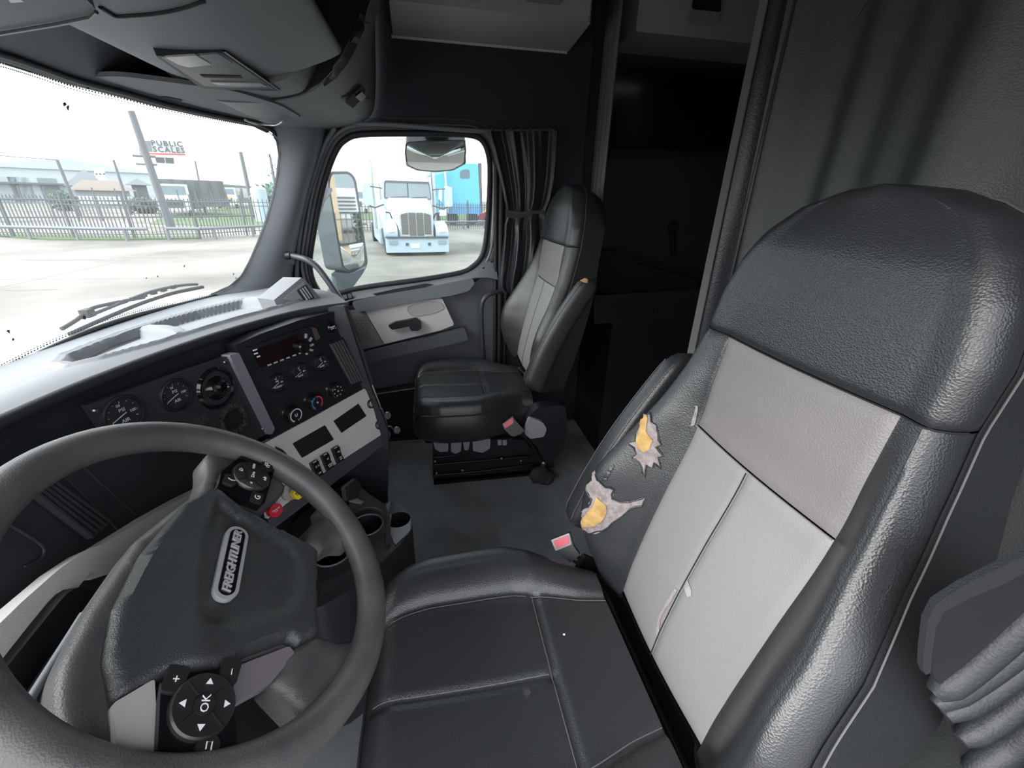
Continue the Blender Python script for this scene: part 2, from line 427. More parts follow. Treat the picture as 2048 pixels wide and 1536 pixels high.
# --- roof liner, back wall, left wall, front wall
S(box('ceiling', (0, -.55, 2.06), (2.1, 2.7, .04), mat('roof_liner', (.30, .29, .28), .9)))
S(box('wall_back', (0, -1.88, 1.0), (2.1, .06, 2.1), mat('sleeper_wall', (.03, .029, .031), .9)))
S(prism('wall_left', [V((-1.12, y, z)) for y, z in ((-.72, 0), (-1.9, 0), (-1.9, 2.05), (-.72, 2.05))], V((1, 0, 0)), .04, FAB))
S(box('wall_sleeper_right', (1.06, -1.28, 1.0), (.06, 1.22, 2.1), mat('sleeper_side_panel', (.026, .025, .029), .8)))
S(prism('wall_front', [V((x, .72, z)) for x, z in ((-1.02, 0), (1.0, 0), (1.0, .80), (-1.02, .80))], V((0, -1, 0)), .05, BLK))
S(prism('wall_left_upper', [V((-1.10, y, z)) for y, z in ((.62, 1.42), (.62, 2.05), (-.74, 2.05), (-.74, 1.42))], V((1, 0, 0)), .04, FAB))
S(prism('wall_left_lower', [V((-1.10, y, z)) for y, z in ((.95, .0), (.95, .80), (.62, .90), (.56, .03), (-.50, .03), (-.50, .0))], V((1, 0, 0)), .04, FAB))
# --- windshield: a gently wrapped sheet of glass, bottom further forward than top
def ysh(x, z): return .905 - .30*(z-.80) - .30*abs(x)**2.4
def SH(px, py):
    d = ray(px, py); a, b = .2, 6.0
    f = lambda k: (CAM+d*k).y - ysh((CAM+d*k).x, (CAM+d*k).z)
    lo = .25
    k = lo
    while f(k) < 0 and k < 4: k += .01
    a, b = k-.01, k
    for _ in range(25):
        m = (a+b)/2
        if f(m) < 0: a = m
        else: b = m
    return CAM+d*b
edge = [SH(a, b) for a, b in ((-70, 92), (0, 112), (60, 132), (140, 160), (230, 183), (320, 208), (400, 226), (460, 238), (510, 248), (538, 262), (553, 282), (558, 310), (554, 350), (545, 395), (532, 440), (515, 485), (497, 525), (480, 555), (455, 577), (420, 592), (370, 605), (300, 622), (240, 638), (170, 662), (85, 699), (0, 742), (-60, 772))]
zt, zb = edge[0].z, edge[-1].z
def shp(x, z): return V((x, ysh(x, z), z))
left_top = [shp(x, zt) for x in (-.95, -.7, -.45)]
if 0: left_top = [shp(x, zt-.03*((x+.9)/.9)**2*0 - .02*(abs(x) > .8)) for x in (-.95, -.7, -.45)]
left_bot = [shp(x, zb) for x in (-.45, -.7, -.95)]
loop = left_top + edge + left_bot
tops = left_top + edge[:15]; bots = (left_bot[::-1] + edge[:14:-1])
def gl_(u, v):
    f = lambda L: (lambda t: L[int(t)]*(1-(t-int(t)))+L[min(int(t)+1, len(L)-1)]*(t-int(t)))(u*(len(L)-1))
    a, b = f(tops), f(bots); p = a*(1-v)+b*v
    return shp(p.x, p.z)
S(grid('window_1', gl_, 48, 16, WSG_))
# black dotted border of the glass
bord = tube('trim_4', smooth_path([p+V((0, -.012, 0)) for p in edge], 3), .007, BLK, None, 8); S(bord)
bm = bmesh.new(); L = smooth_path([p+V((0, -.010, 0)) for p in edge], 14)
cen = V((0, .8, 1.08))
for i, p in enumerate(L):
    t = (L[min(i+1, len(L)-1)]-L[max(i-1, 0)]).normalized(); q = (cen-p); q = (q-t*q.dot(t)).normalized()
    for k, s in ((0, .0032), (1, .0022)):
        c = p+q*(.013+.0055*k)
        add_box(bm, c, (s, .001, s), t, t.cross(q), q)
S(fin(bm, 'trim_5', BLK)); bpy.data.objects['trim_5']['kind'] = 'structure'
# header trim above windshield, with the recess behind the visor
hd = [p+V((0, .012, 0)) for p in left_top + edge[:10]]
hd2 = [V((p.x, max(p.y-.12, .42), p.z+.075)) for p in hd]
S(loftstrip('trim_6', hd, hd2, DRK, None, 3, thick=.01))
# A pillar: lofted between glass edge and door seal
A = [edge[9]+V((0, 0, .03)), edge[10], edge[11], edge[12], edge[13], edge[14], edge[15], edge[16], edge[17], edge[18], edge[19]]
B = [AX(a, b, .985) for a, b in ((648, 252), (640, 285), (628, 320), (615, 360), (604, 400), (596, 440), (589, 480), (584, 515), (581, 550), (582, 580), (585, 610))]
def pil(u, v):
    k = len(A)-1; i = min(int(u*k), k-1); t = u*k-i
    a = A[i]*(1-t)+A[i+1]*t; b = B[i]*(1-t)+B[i+1]*t
    p = a*(1-v)+b*v; return p+V((-.03, -.05, 0))*sin(pi*min(1, v*1.0))*.9
S(grid('trim_7', pil, 40, 14, mat('pillar_slate', (.12, .13, .145), .55, bump=.12, bscale=700), None, ang=60, thick=.012))
# inner rubber and grey lips between pillar and door
bm = bmesh.new()
add_tube(bm, smooth_path([p+V((-.012, -.008, 0)) for p in B], 4), .011, 8)
S(fin(bm, 'trim_8', RUB, None, 50))
bm = bmesh.new(); add_tube(bm, smooth_path([AX(a, b, .972) for a, b in ((670, 256), (652, 285), (638, 320), (625, 360), (612, 405), (603, 450), (597, 495), (594, 535), (594, 580))], 4), .009, 8)
S(fin(bm, 'trim_9', SLA, None, 50))
# ================================================================ OVERHEAD CONSOLE
oh = root('overhead_console', (0, .35, 1.40), 'dark grey overhead console above the windscreen with a reading lamp', 'console')
FAC = mat('console_grey', (.12, .124, .132), .55, bump=.35, bscale=900)
def extr(name, prof, x0, x1, m, parent, nx=1, close=True):
    vs = []; fs = []; N = len(prof)
    for i in range(nx+1):
        x = x0+(x1-x0)*i/nx
        vs += [V((x, y, z)) for y, z in prof]
    for i in range(nx):
        for k in range(N if close else N-1):
            a = i*N+k; b = i*N+(k+1) % N; fs.append((a, b, b+N, a+N))
    if close: fs += [tuple(range(N))[::-1], tuple(range(nx*N, nx*N+N))]
    return mesh(name, vs, fs, m, parent, 40)
def arc(P, k=5): return [(p.y, p.z) for p in smooth_path([V((0, a, b)) for a, b in P], k)]
front = [(.62, 1.60), (.60, 1.47), (.575, 1.41), (.545, 1.388), (.50, 1.383), (.42, 1.388), (.33, 1.405), (.25, 1.43), (.195, 1.452), (.178, 1.466), (.185, 1.48)]
drum = extr('drum_shell', arc(front)+[(.25, 1.482), (.45, 1.49), (.60, 1.62)], -1.0, .30, FAC, oh)
extr('drum_end', arc([(.62, 1.60), (.60, 1.47), (.575, 1.405), (.545, 1.382), (.50, 1.375), (.42, 1.378), (.34, 1.392), (.30, 1.41), (.26, 1.47)])+[(.30, 1.62)], .30, .47, FAC, oh)
extr('cubby_back', [(.60, 1.49), (.62, 2.03), (.40, 2.03), (.42, 1.50)], -1.0, .44, BLK, oh)
LP = [(.62, 1.56), (.60, 1.46), (.575, 1.40), (.54, 1.378), (.50, 1.372), (.40, 1.378), (.32, 1.396), (.264, 1.426), (.206, 1.476), (.151, 1.549), (.114, 1.612), (.07, 1.72), (.05, 2.03)]
RP = [(.62, 1.56), (.60, 1.46), (.575, 1.40), (.54, 1.375), (.50, 1.368), (.40, 1.374), (.30, 1.392), (.235, 1.408), (.185, 1.445), (.165, 1.53), (.155, 1.64), (.145, 1.78), (.14, 2.03)]
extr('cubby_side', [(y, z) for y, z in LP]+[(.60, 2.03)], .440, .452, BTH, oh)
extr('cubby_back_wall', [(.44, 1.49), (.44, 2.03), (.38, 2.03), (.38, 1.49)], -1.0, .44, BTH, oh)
endp = arc([(.62, 1.56), (.60, 1.46), (.575, 1.40), (.54, 1.372), (.48, 1.362), (.38, 1.362), (.28, 1.375), (.20, 1.398), (.168, 1.43), (.155, 1.50), (.15, 1.62), (.155, 1.80), (.16, 2.03)])
LA, RA = arc(LP, 4), arc(RP, 4)
def lk(u, v):
    k = len(LA)-1; i = min(int(v*k), k-1); t = v*k-i; s_ = u*u*(3-2*u)
    a = [LA[i][q]*(1-t)+LA[i+1][q]*t for q in (0, 1)]; b = [RA[i][q]*(1-t)+RA[i+1][q]*t for q in (0, 1)]
    return V((.453+.522*u, a[0]*(1-s_)+b[0]*s_, a[1]*(1-s_)+b[1]*s_))
grid('end_locker', lk, 24, 48, FAC, oh, thick=.004)
tree = bvh([o for o in oh.children])
# hatch with its finger latch on the locker
hp = [(642, 163), (660, 148), (680, 124), (700, 92), (716, 60), (728, 30), (736, 8), (748, 20), (752, 60), (752, 110), (748, 160), (738, 205), (722, 229), (712, 222), (680, 194)]
drape('hatch', hp, tree, FAC, oh, .004, 10)
lt = drape('latch_recess', [(686, 198), (716, 168), (725, 172), (724, 186), (702, 211)], tree, BTH, oh, .010, 8)
drape('latch', [(704, 186), (716, 177), (724, 188), (717, 198)], tree, mat('latch_grey', (.30, .31, .32), .35), oh, .014, 8)
drape('hatch_gap', [(642, 163), (645, 168), (668, 152), (690, 124), (708, 92), (728, 45), (740, 2), (733, 0), (720, 30), (700, 80), (680, 118), (660, 142)], tree, BLK, oh, .007, 8)
# moulding line along the drum
gr = [tree.ray_cast(CAM, ray(a, b))[0] for a, b in ((200, 12), (216, 22), (232, 30), (262, 29), (300, 26), (340, 20), (372, 12), (398, 3), (410, 0))]
tube('moulding_seam', smooth_path([g+V((0, 0, -.001)) for g in gr if g], 5), .003, BTH, oh, 6)
gr = [tree.ray_cast(CAM, ray(a, b))[0] for a, b in ((198, 15), (222, 40), (250, 68), (284, 93))]
# reading lamp
lpx = [(312, 112), (318, 109), (446, 102), (451, 104), (561, 182), (556, 183), (452, 179), (405, 176), (396, 170)]
h1 = tree.ray_cast(CAM, ray(451, 104))[0]; h2 = tree.ray_cast(CAM, ray(559, 181))[0]
PLm = Plane(h1+V((0, 0, -.004)), (h2-h1).cross(AZ(312, 112, 1.374)-h1))
def lpan(nm, L, h, m, r=.003, par=None, d=.003): return prism(nm, rnd(PLm.pts(L, h), r), PLm.n, d, m, par, .0006)
lamp = lpan('lamp_bezel', [(311, 112), (448, 103), (562, 182), (460, 180), (404, 177)], .0, BLK, .006, oh, .022)
lpan('lamp_plate', [(320, 114), (443, 106), (548, 178), (455, 175), (408, 172)], .001, mat('lamp_plate', (.10, .098, .098), .3), .005, lamp)
LENS = mat('lamp_lens', (.36, .36, .36), .15, coat=.3)
lpan('lamp_lens', [(330, 115), (392, 111), (424, 130), (376, 135), (358, 130)], .003, LENS, .004, lamp)
lpan('lamp_lens', [(397, 111), (437, 108), (468, 128), (429, 130)], .003, mat('lens_clear', (.16, .17, .17), .1, coat=.3), .004, lamp)
lpan('lamp_lens', [(422, 165), (478, 166), (522, 167), (536, 174), (470, 173), (436, 170)], .003, LENS, .002, lamp)
lpan('lamp_switch', [(400, 150), (482, 152), (486, 157), (408, 155)], .002, BTH, .002, lamp)
lpan('bright_edge', [(448, 105), (451, 104), (560, 181), (557, 181)], .002, CHS, .0, lamp, .001)
# ---- sun visors
vis = prism('sun_visor', rnd([AZ(a, b, 1.372) for a, b in ((140, 156), (240, 152), (352, 166), (470, 182), (560, 210), (602, 234), (596, 243), (520, 246), (400, 222), (280, 196))], .03, 5), V((0, 0, -1)), .009, mat('visor_grey', (.11, .114, .12), .8, bump=.3, bscale=700), None, .003, 3)
vp = [V(v.co) for v in vis.data.vertices]
tag(vis, 'grey padded sun visor folded up on the passenger side', 'sun visor')
drape('visor_clip', [(300, 195), (330, 192), (365, 199), (360, 203)], bvh([vis]), BTH, vis, .002, 8)
vis2 = prism('sun_visor', rnd([AZ(a, b, 1.366) for a, b in ((0, 70), (-160, 95), (-160, -60), (120, -60), (170, -4), (196, 22), (186, 36), (120, 50))], .025, 5), V((0, 0, -1)), .010, MATS['visor_grey'], None, .003, 3)
tag(vis2, 'grey padded sun visor on the driver side, at the top left corner', 'sun visor')
tube('visor_edge', [AZ(a, b, 1.360) for a, b in ((-60, 78), (0, 68), (110, 50), (180, 36), (193, 24))], .0025, BLK, vis2, 6)
lab_ = prism('warning_label', [AZ(a, b, 1.3655) for a, b in ((5, -14), (20, -14), (48, 4), (22, 6))], V((0, 0, -1)), .001, mat('label_grey', (.4, .4, .4), .6), vis2)
hk = tube('visor_hook', smooth_path([AZ(a, b, 1.355) for a, b in ((490, 240), (512, 247), (545, 250), (556, 248), (565, 242))], 4), .0035, CHS, None, 8)
tag(hk, 'small bright metal visor hook at the top of the right pillar', 'hook')
# dark mouldings in the recess ahead of the console
bm = bmesh.new()
for x in (-.55, -.2, .10, .38): add_box(bm, (x, .68, 1.44), (.09, .05, .02)); add_box(bm, (x+.12, .66, 1.45), (.05, .08, .015))
rc = fin(bm, 'recess_fitting', BLK, None, 35, .006)
tag(rc, 'dark moulded fittings in the recess between windscreen and overhead console', 'fitting', kind='stuff')
S(prism('trim_10', [V((x, y, z)) for x, y, z in ((-1.0, .80, 1.44), (.97, .62, 1.44), (.97, .55, 1.46), (-1, .58, 1.47))], V((0, 0, -1)), .01, DRK))

# ================================================================ OVERHEAD LOCKER ON THE RIGHT WALL
ol = root('overhead_locker', (.8, -.25, 1.69), 'light grey overhead locker high above the passenger door', 'locker')
LOC = mat('locker_grey', (.34, .325, .32), .5, bump=.1, bscale=600)
b1 = [V((.975, .085, 1.685)), V((.975, -.585, 1.685)), V((.655, -.565, 1.685)), V((.655, .075, 1.685))]
prism('body', rnd(b1, [.02, .02, .02, .02]), V((0, 0, -1)), .30, LOC, ol, .008, 3)
prism('front_door', [V((.652, .02, 1.70)), V((.652, -.21, 1.70)), V((.652, -.21, 1.95)), V((.652, .02, 1.95))], V((-1, 0, 0)), .012, LOC, ol, .004)
prism('front_door', [V((.652, -.218, 1.70)), V((.652, -.555, 1.70)), V((.652, -.555, 1.95)), V((.652, -.218, 1.95))], V((-1, 0, 0)), .012, LOC, ol, .004)
prism('handle_recess', rnd([V((.638, -.33, 1.712)), V((.638, -.46, 1.712)), V((.638, -.46, 1.80)), V((.638, -.33, 1.80))], .02), V((-1, 0, 0)), .003, mat('recess_grey', (.20, .185, .185), .5), ol, .001)
tube('lower_lip', [V((.972, .09, 1.684)), V((.972, -.58, 1.684))], .006, mat('lip_grey', (.42, .42, .43), .5), ol, 8)

# ================================================================ DASHBOARD
dash = root('dashboard', (-.2, .45, .5), 'dark wrap-around dashboard with grey lower fascia below the windscreen', 'dashboard')
lipx = [(-1.06, .545), (-.95, .54), (-.7, .53), (-.45, .505), (-.31, .475), (-.17, .425), (-.07, .375), (.02, .315), (.075, .255), (.104, .205)]
lip = smooth_path([V((a, b, .90)) for a, b in lipx], 8)
NL = len(lip)-1
def lipat(t):
    i = min(int(t*NL), NL-1); f = t*NL-i; return lip[i]*(1-f)+lip[i+1]*f
# far edge of the dash top
far = smooth_path([V((-1.06, .66, .82))]+[V((x, ysh(x, .80)-.01, .803)) for x in (-.9, -.7, -.4, -.1, .2, .5, .7)]+[V((.86, .70, .80)), V((.93, .58, .81))], 8)
def farat(t):
    k = len(far)-1; i = min(int(t*k), k-1); f = t*k-i; return far[i]*(1-f)+far[i+1]*f
def drop(v): return v*v*(3-2*v)
def topsurf(u, v):
    a, b = lipat(u), farat(u)
    p = a.lerp(b, v); p.z = a.z + .004*sin(pi*min(1, v*4)) + (b.z-a.z)*drop(min(1, max(0, (v-.05)/.95)))
    return p
# tray outlines measured on the top
tt = grid('tmp', topsurf, 90, 30, None); TT = bvh([tt]); bpy.data.objects.remove(tt)
def onT(a, b):
    h = TT.ray_cast(CAM, ray(a, b))[0]; return h
tray = [onT(a, b) for a, b in ((106, 727), (120, 712), (200, 680), (290, 649), (390, 621), (490, 598), (560, 597), (594, 602), (560, 612), (440, 645), (300, 688), (200, 716), (140, 731))]
div = [onT(a, b) for a, b in ((282, 653), (300, 648), (372, 661), (352, 667))]
def dseg(p, a, b):
    ax, ay = b[0]-a[0], b[1]-a[1]; t = max(0, min(1, ((p[0]-a[0])*ax+(p[1]-a[1])*ay)/(ax*ax+ay*ay+1e-12)))
    return math.hypot(p[0]-a[0]-ax*t, p[1]-a[1]-ay*t)
def sd(p, L):
    d = min(dseg(p, L[i-1], L[i]) for i in range(len(L))); return d if inside(p, L) else -d
trayxy = [(q.x, q.y) for q in tray if q]; divxy = [(q.x, q.y) for q in div if q]
def topcut(u, v):
    p = topsurf(u, v); q = (p.x, p.y); d = sd(q, trayxy)
    dz = 0
    if d > -.012: dz = .005*max(0, 1-abs(d+.004)/.010)
    if d > .010:
        k = min(1, (d-.010)/.012)
        if len(divxy) > 2:
            e = -sd(q, divxy); k = min(k, max(0, min(1, (e)/.012)))
        dz -= .026*k
    p.z += dz; return p
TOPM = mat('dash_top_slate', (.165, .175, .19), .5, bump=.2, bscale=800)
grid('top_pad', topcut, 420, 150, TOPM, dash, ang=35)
# face under the lip: curved sheet leaning a little
def nrm(t):
    a, b = lipat(max(0, t-.01)), lipat(min(1, t+.01)); d = (b-a).normalized(); n = V((d.y, -d.x, 0)); return n.normalized()
def facesurf(u, v):
    p = lipat(u).copy(); n = nrm(u)
    if v < .08: p += n*(-.004 - .012*(v/.08)); p.z -= .016*(v/.08)**1
    else:
        p += n*(-.016 - .004*((v-.08)/.92)); p.z -= .016+.34*(v-.08)/.92
    return p
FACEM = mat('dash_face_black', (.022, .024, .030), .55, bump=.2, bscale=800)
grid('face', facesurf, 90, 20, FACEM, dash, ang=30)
tube('lip_edge', [p+V((0, 0, -.006)) for p in lip], .009, FACEM, dash, 8)
# the square centre stack: flat face
PS = Plane((.096, .211, .90), (-.569, -.822, 0))
stk = PS.pts([(470, 690), (520, 668), (600, 640), (672, 622), (690, 640), (743, 770), (700, 795), (610, 843), (545, 882), (513, 820)])
prism('stack_face', stk, PS.n, .03, mat('stack_black', (.012, .013, .016), .42, bump=.12, bscale=900), dash, .003)
# right flank of the stack down to the floor
fl = [PS.at(690, 609, .012), PS.at(743, 770, .004), AX(776, 852, .10), AX(778, 880, .10), AX(776, 1000, .10), V((.10, .15, .02)), V((.10, .45, .02)), V((.12, .5, .45)), V((.14, .40, .88))]
prism('stack_flank', fl, V((1, 0, 0)), .02, mat('flank_black', (.016, .017, .022), .5), dash, .004)
bm = bmesh.new(); add_tube(bm, smooth_path([PS.at(a, b, .006) for a, b in ((688, 612), (700, 640), (722, 700), (744, 768))], 4), .006, 8); fin(bm, 'stack_edge', DRK, dash, 50)

# ---- instrument cluster panel
PC = Plane(PS.at(462, 712), (-.40, -.915, .04))
clp = rnd(PC.pts([(173, 811), (458, 712), (545, 862), (296, 995)], .004), .004)
cl = prism('cluster_panel', clp, PC.n, .012, mat('cluster_black', (.026, .028, .033), .45, bump=.15, bscale=900), dash, .002)
prism('divider_bar', rnd(PC.pts([(459, 711), (478, 705), (550, 857), (545, 868), (537, 869)], .012), .003), PC.n, .02, PUR, dash, .003)
def screw(px, py, PL, par, r=.0042, h=.0): lathe('screw', PL.at(px, py, h), PL.n, [(0, .0025), (r*.5, .0025), (r, .001), (r, -.002)], SCR, par, 12)
for a, b in ((191, 821), (450, 724), (526, 857), (297, 980)): screw(a, b, PC, cl, h=.005)
def needle_gauge(px, py, R, PL, h, par, words=('PSI', 'AIR'), nums=('50', '100'), ang=200):
    c = PL.at(px, py, h); u, v, n = PL.u, PL.v, PL.n
    g = lathe('gauge', c, n, [(R*1.22, -.006), (R*1.22, .003), (R*1.14, .007), (R*1.04, .007), (R, .003), (R, .001), (0, .001)], BLK, par, 40)
    lathe('dial', c, n, [(R, .0012), (0, .0012)], DIAL, g, 32)
    bm = bmesh.new()
    for k in range(9):
        a = radians(205-k*29); d = u*cos(a)+v*sin(a); L = .14 if k % 4 == 0 else .08
        add_box(bm, c+d*R*(.86-L/2)+n*.0018, (R*L, R*.03, .0004), d, n.cross(d), n)
    fin(bm, 'tick_marks', WHT, g)
    a = radians(ang); d = u*cos(a)+v*sin(a)
    bm = bmesh.new(); add_box(bm, c+d*R*.30+n*.003, (R*.95, R*.045, .0008), d, n.cross(d), n); fin(bm, 'needle', WHT, g)
    text('lettering', words[0], c+v*R*.28+n*.0016, u, v, R*.30, WHT, g)
    text('lettering', words[1], c-v*R*.42+n*.0016, u, v, R*.32, WHT, g)
    text('lettering', nums[0], c+v*R*.60-u*R*.12+n*.0016, u, v, R*.24, WHT, g)
    text('lettering', nums[1], c+u*R*.56+v*R*.02+n*.0016, u, v, R*.26, WHT, g)
    lathe('lens', c, n, [(R*1.0, .0055), (0, .0062)], CLR, g, 32)
    return g
needle_gauge(245, 828, .0245, PC, .002, dash)
needle_gauge(350, 790, .0235, PC, .002, dash)
# bare cone and knurled spindle where a dial is missing
c = PC.at(430, 776, .0)
cup_ = lathe('empty_dial_cup', c, PC.n, [(.040, -.004), (.040, .004), (.036, .008), (.033, .007), (.030, .001), (.024, .003), (.016, .010), (.008, .014), (0, .014)], GLO, dash, 40)
c2 = PC.at(440, 772, .012)
lathe('spindle', c2, PC.n, [(.011, 0), (.012, .006), (.009, .011), (.007, .009), (.006, .006), (0, .006)], GLO, cup_, 12, 25)
# scorched round hole with a torn rim
c = PC.at(466, 838, .003); bm = bmesh.new(); rnd_ = random.Random(3); RR = []
for k in range(46):
    a = 2*pi*k/46; r = .0265+rnd_.uniform(-.003, .003)
    RR.append(c+(PC.u*cos(a)+PC.v*sin(a))*r+PC.n*rnd_.uniform(0, .003))
add_tube(bm, RR, [rnd_.uniform(.0035, .0075) for _ in RR], 6, True)
for k in range(90):
    a = rnd_.uniform(0, 2*pi); r = rnd_.uniform(.019, .037); s_ = rnd_.uniform(.0015, .004)
    add_box(bm, c+(PC.u*cos(a)+PC.v*sin(a))*r+PC.n*rnd_.uniform(0, .004), (s_, s_, s_), PC.u, PC.v, PC.n)
fin(bm, 'torn_hole_rim', mat('crumbled_foam', (.03, .03, .033), .9, bump=1, bscale=300), cl, 20)
lathe('hole', c, PC.n, [(.020, .0035), (0, .0035)], BTH, cl, 24)
bm = bmesh.new()
for (px, py, n_, sx, sy) in ((398, 842, 50, 26, 10), (375, 925, 70, 34, 16), (350, 915, 30, 25, 8)):
    for k in range(n_):
        p = PC.at(px+rnd_.gauss(0, sx*.5), py+rnd_.gauss(0, sy*.5), .0045); s_ = rnd_.uniform(.0008, .0035)
        add_box(bm, p, (s_*1.6, s_, .0007), PC.u, PC.v, PC.n)
fin(bm, 'debris', mat('debris_grey', (.05, .05, .055), .9), cl)

# ---- radio (own unit)
rd = root('car_radio', PS.at(570, 697), 'black radio unit with a dark display in the top of the centre stack', 'radio')
prism('casing', rnd(PS.pts([(493, 697), (626, 650), (648, 693), (518, 743)], .006), .002), PS.n, .03, BLK, rd, .002)
prism('display', rnd(PS.pts([(504, 702), (603, 667), (620, 700), (519, 736)], .0075), .002), PS.n, .003, mat('display_glass', (.010, .004, .005), .08, coat=.5), rd, .0008)
kc = PS.at(602, 693, .006)
lathe('volume_knob', kc, PS.n, [(.0, .014), (.012, .014), (.0145, .011), (.015, 0)], GLO, rd, 28)
for k, (a, b) in enumerate(((612, 672), (621, 679), (623, 690), (622, 700), (612, 706))):
    q = PS.at(a, b, .008)
    bm = bmesh.new(); th = radians(70-k*33); d = PS.u*cos(th)+PS.v*sin(th); add_box(bm, q, (.010, .0045, .003), d, PS.n.cross(d), PS.n)
    fin(bm, 'radio_button', mat('button_silver', (.42, .42, .44), .3), rd, 35, .0006)
for k in range(6):
    t = k/5; q = PS.at(539+t*62, 729.5-t*23.5, .0082)
    bm = bmesh.new(); add_box(bm, q, (.0085, .003, .0012), PS.u, PS.v, PS.n); fin(bm, 'preset_button', MATS['button_silver'], rd)
for k, (a, b, ln) in enumerate(((510, 700, 10), (512, 707, 8), (517, 713, 8))):
    bm = bmesh.new(); add_box(bm, PS.at(a, b, .0082), (.009-.001*k, .0028, .0008), PS.u, PS.v, PS.n); fin(bm, 'printed_mark', WHT, rd)
prism('card_slot', PS.pts([(623, 655), (632, 656), (641, 676), (632, 681)], .0085), PS.n, .001, mat('slot_brown', (.09, .06, .055), .5), rd)

# ---- stack gauges, knobs, vent, stop button
for (a, b, w1, w2) in ((554, 767, 'PSI', 'TURBO'), (599, 745, '°F', 'AXLE'), (642, 726, '°F', 'AXLE')):
    needle_gauge(a, b, .0185, PS, .002, dash, (w1, w2), ('30', '60'), 203)
def knob(px, py, R, H, style):
    c = PS.at(px, py, .0); n = PS.n; u = PS.u; v = PS.v
    k = lathe('climate_knob', c, n, [(R*1.12, 0), (R*1.05, .004), (R, .005), (R*.96, H*.9), (R*.88, H), (R*.7, H), (R*.68, H-.001), (0, H-.001)], mat('knob_black', (.014, .014, .017), .22, coat=.2), dash, 40)
    bm = bmesh.new()
    for i in range(28):
        a = 2*pi*i/28; d = u*cos(a)+v*sin(a); add_box(bm, c+d*R*.985+n*H*.5, (.0012, .0015, H*.72), d, n.cross(d), n)
    fin(bm, 'ribs', GLO, k)
    top = c+n*(H+.0002)
    def arc_(a0, a1, r, m, w_=.0011):
        bm = bmesh.new(); N = 18
        for s_ in range(N):
            t0, t1 = radians(a0+(a1-a0)*s_/N), radians(a0+(a1-a0)*(s_+1)/N)
            q = [top+(u*cos(t)+v*sin(t))*rr for t, rr in ((t0, r-w_), (t1, r-w_), (t1, r+w_), (t0, r+w_))]
            bm.faces.new([bm.verts.new(x) for x in q])
        fin(bm, 'printed_ring', m, k)
    if style == 0: arc_(-60, 240, R*.78, WHT); text('lettering', 'U', top, u, v, R*.55, WHT, k); text('lettering', '0', top-v*R*.72+u*R*.2, u, v, R*.3, WHT, k)
    if style == 1: arc_(110, 235, R*.78, BLU, .0014); arc_(95, -55, R*.78, RED, .0014); text('lettering', '0', top, u, v, R*.4, WHT, k)
    if style == 2:
        for i in range(7): a = radians(-90+i*51.4+25); text('lettering', ('x', 'n', 'L', 'o', 'r', 'v', 's')[i] if 0 else '•', top+(u*cos(a)+v*sin(a))*R*.66, u, v, R*.55, WHT, k)
        text('lettering', '=', top, u, v, R*.5, WHT, k)
    bm = bmesh.new(); add_box(bm, c+n*H*.5-v*R*1.02, (.002, .001, .004), u, v, n); fin(bm, 'pointer_mark', WHT, k)
knob(577, 826, .0185, .024, 0); knob(620, 801, .0185, .024, 1); knob(663, 779, .0185, .022, 2)
c = PS.at(662, 655, .002)
sb = lathe('stop_button', c, PS.n, [(.0135, 0), (.013, .004), (.0105, .006), (.0095, .0045), (0, .0045)], GLO, dash, 28)
text('lettering', 'ENGINE\nSTOP', c+PS.n*.005, PS.u, PS.v, .0045, WHT, sb)
vt = prism('air_vent', rnd(PS.pts([(654, 686), (686, 674), (729, 764), (700, 775)], .004), .003), PS.n, .012, BLK, dash, .002)
for k in range(5):
    t = (k+.7)/5.4
    a0 = (656+t*30, 688-t*11); a1 = (701+t*27, 770-t*9)
    A_, B_ = PS.at(*a0, .007), PS.at(*a1, .007); d = (B_-A_).normalized()
    bm = bmesh.new(); add_box(bm, (A_+B_)/2, ((B_-A_).length*.96, .0022, .008), d, PS.n.cross(d), PS.n); fin(bm, 'slat', mat('vent_slat', (.10, .10, .105), .4), vt)

# ---- grey lower fascia of the stack
PG = Plane(PS.at(745, 770, .004), (-.569*.97, -.822*.97, .26))
gp = rnd(PG.pts([(745, 768), (776, 851), (771, 864), (660, 936), (541, 1034), (455, 1090), (405, 1010), (420, 960), (530, 886), (610, 843)]), [.004, .012, .004, 0, 0, 0, 0, 0, 0, 0])
fas = prism('centre_fascia', gp, PG.n, .02, GRY, dash, .003, 3)
prism('fascia_lower_trim', PG.pts([(776, 858), (782, 868), (778, 882), (660, 972), (552, 1054), (470, 1112), (455, 1092), (541, 1036), (660, 938), (771, 864)], -.004), PG.n, .03, mat('trim_violet_grey', (.060, .058, .072), .45, bump=.1, bscale=800), dash, .003)
def pocket(L, par):
    P_ = PG.pts(L, .0006)
    f = holed('pocket_frame', rnd(P_, .002), [rnd([p+(sum(P_, V())/4-p)*.09 for p in P_], .002)], PG.n, .0005, BLK, par)
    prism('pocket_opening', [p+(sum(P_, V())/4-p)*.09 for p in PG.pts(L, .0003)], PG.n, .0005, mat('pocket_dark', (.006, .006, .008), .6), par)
pocket([(667, 842), (717, 807), (733, 832), (683, 866)], fas)
pocket([(585, 887), (650, 850), (668, 879), (604, 916)], fas)
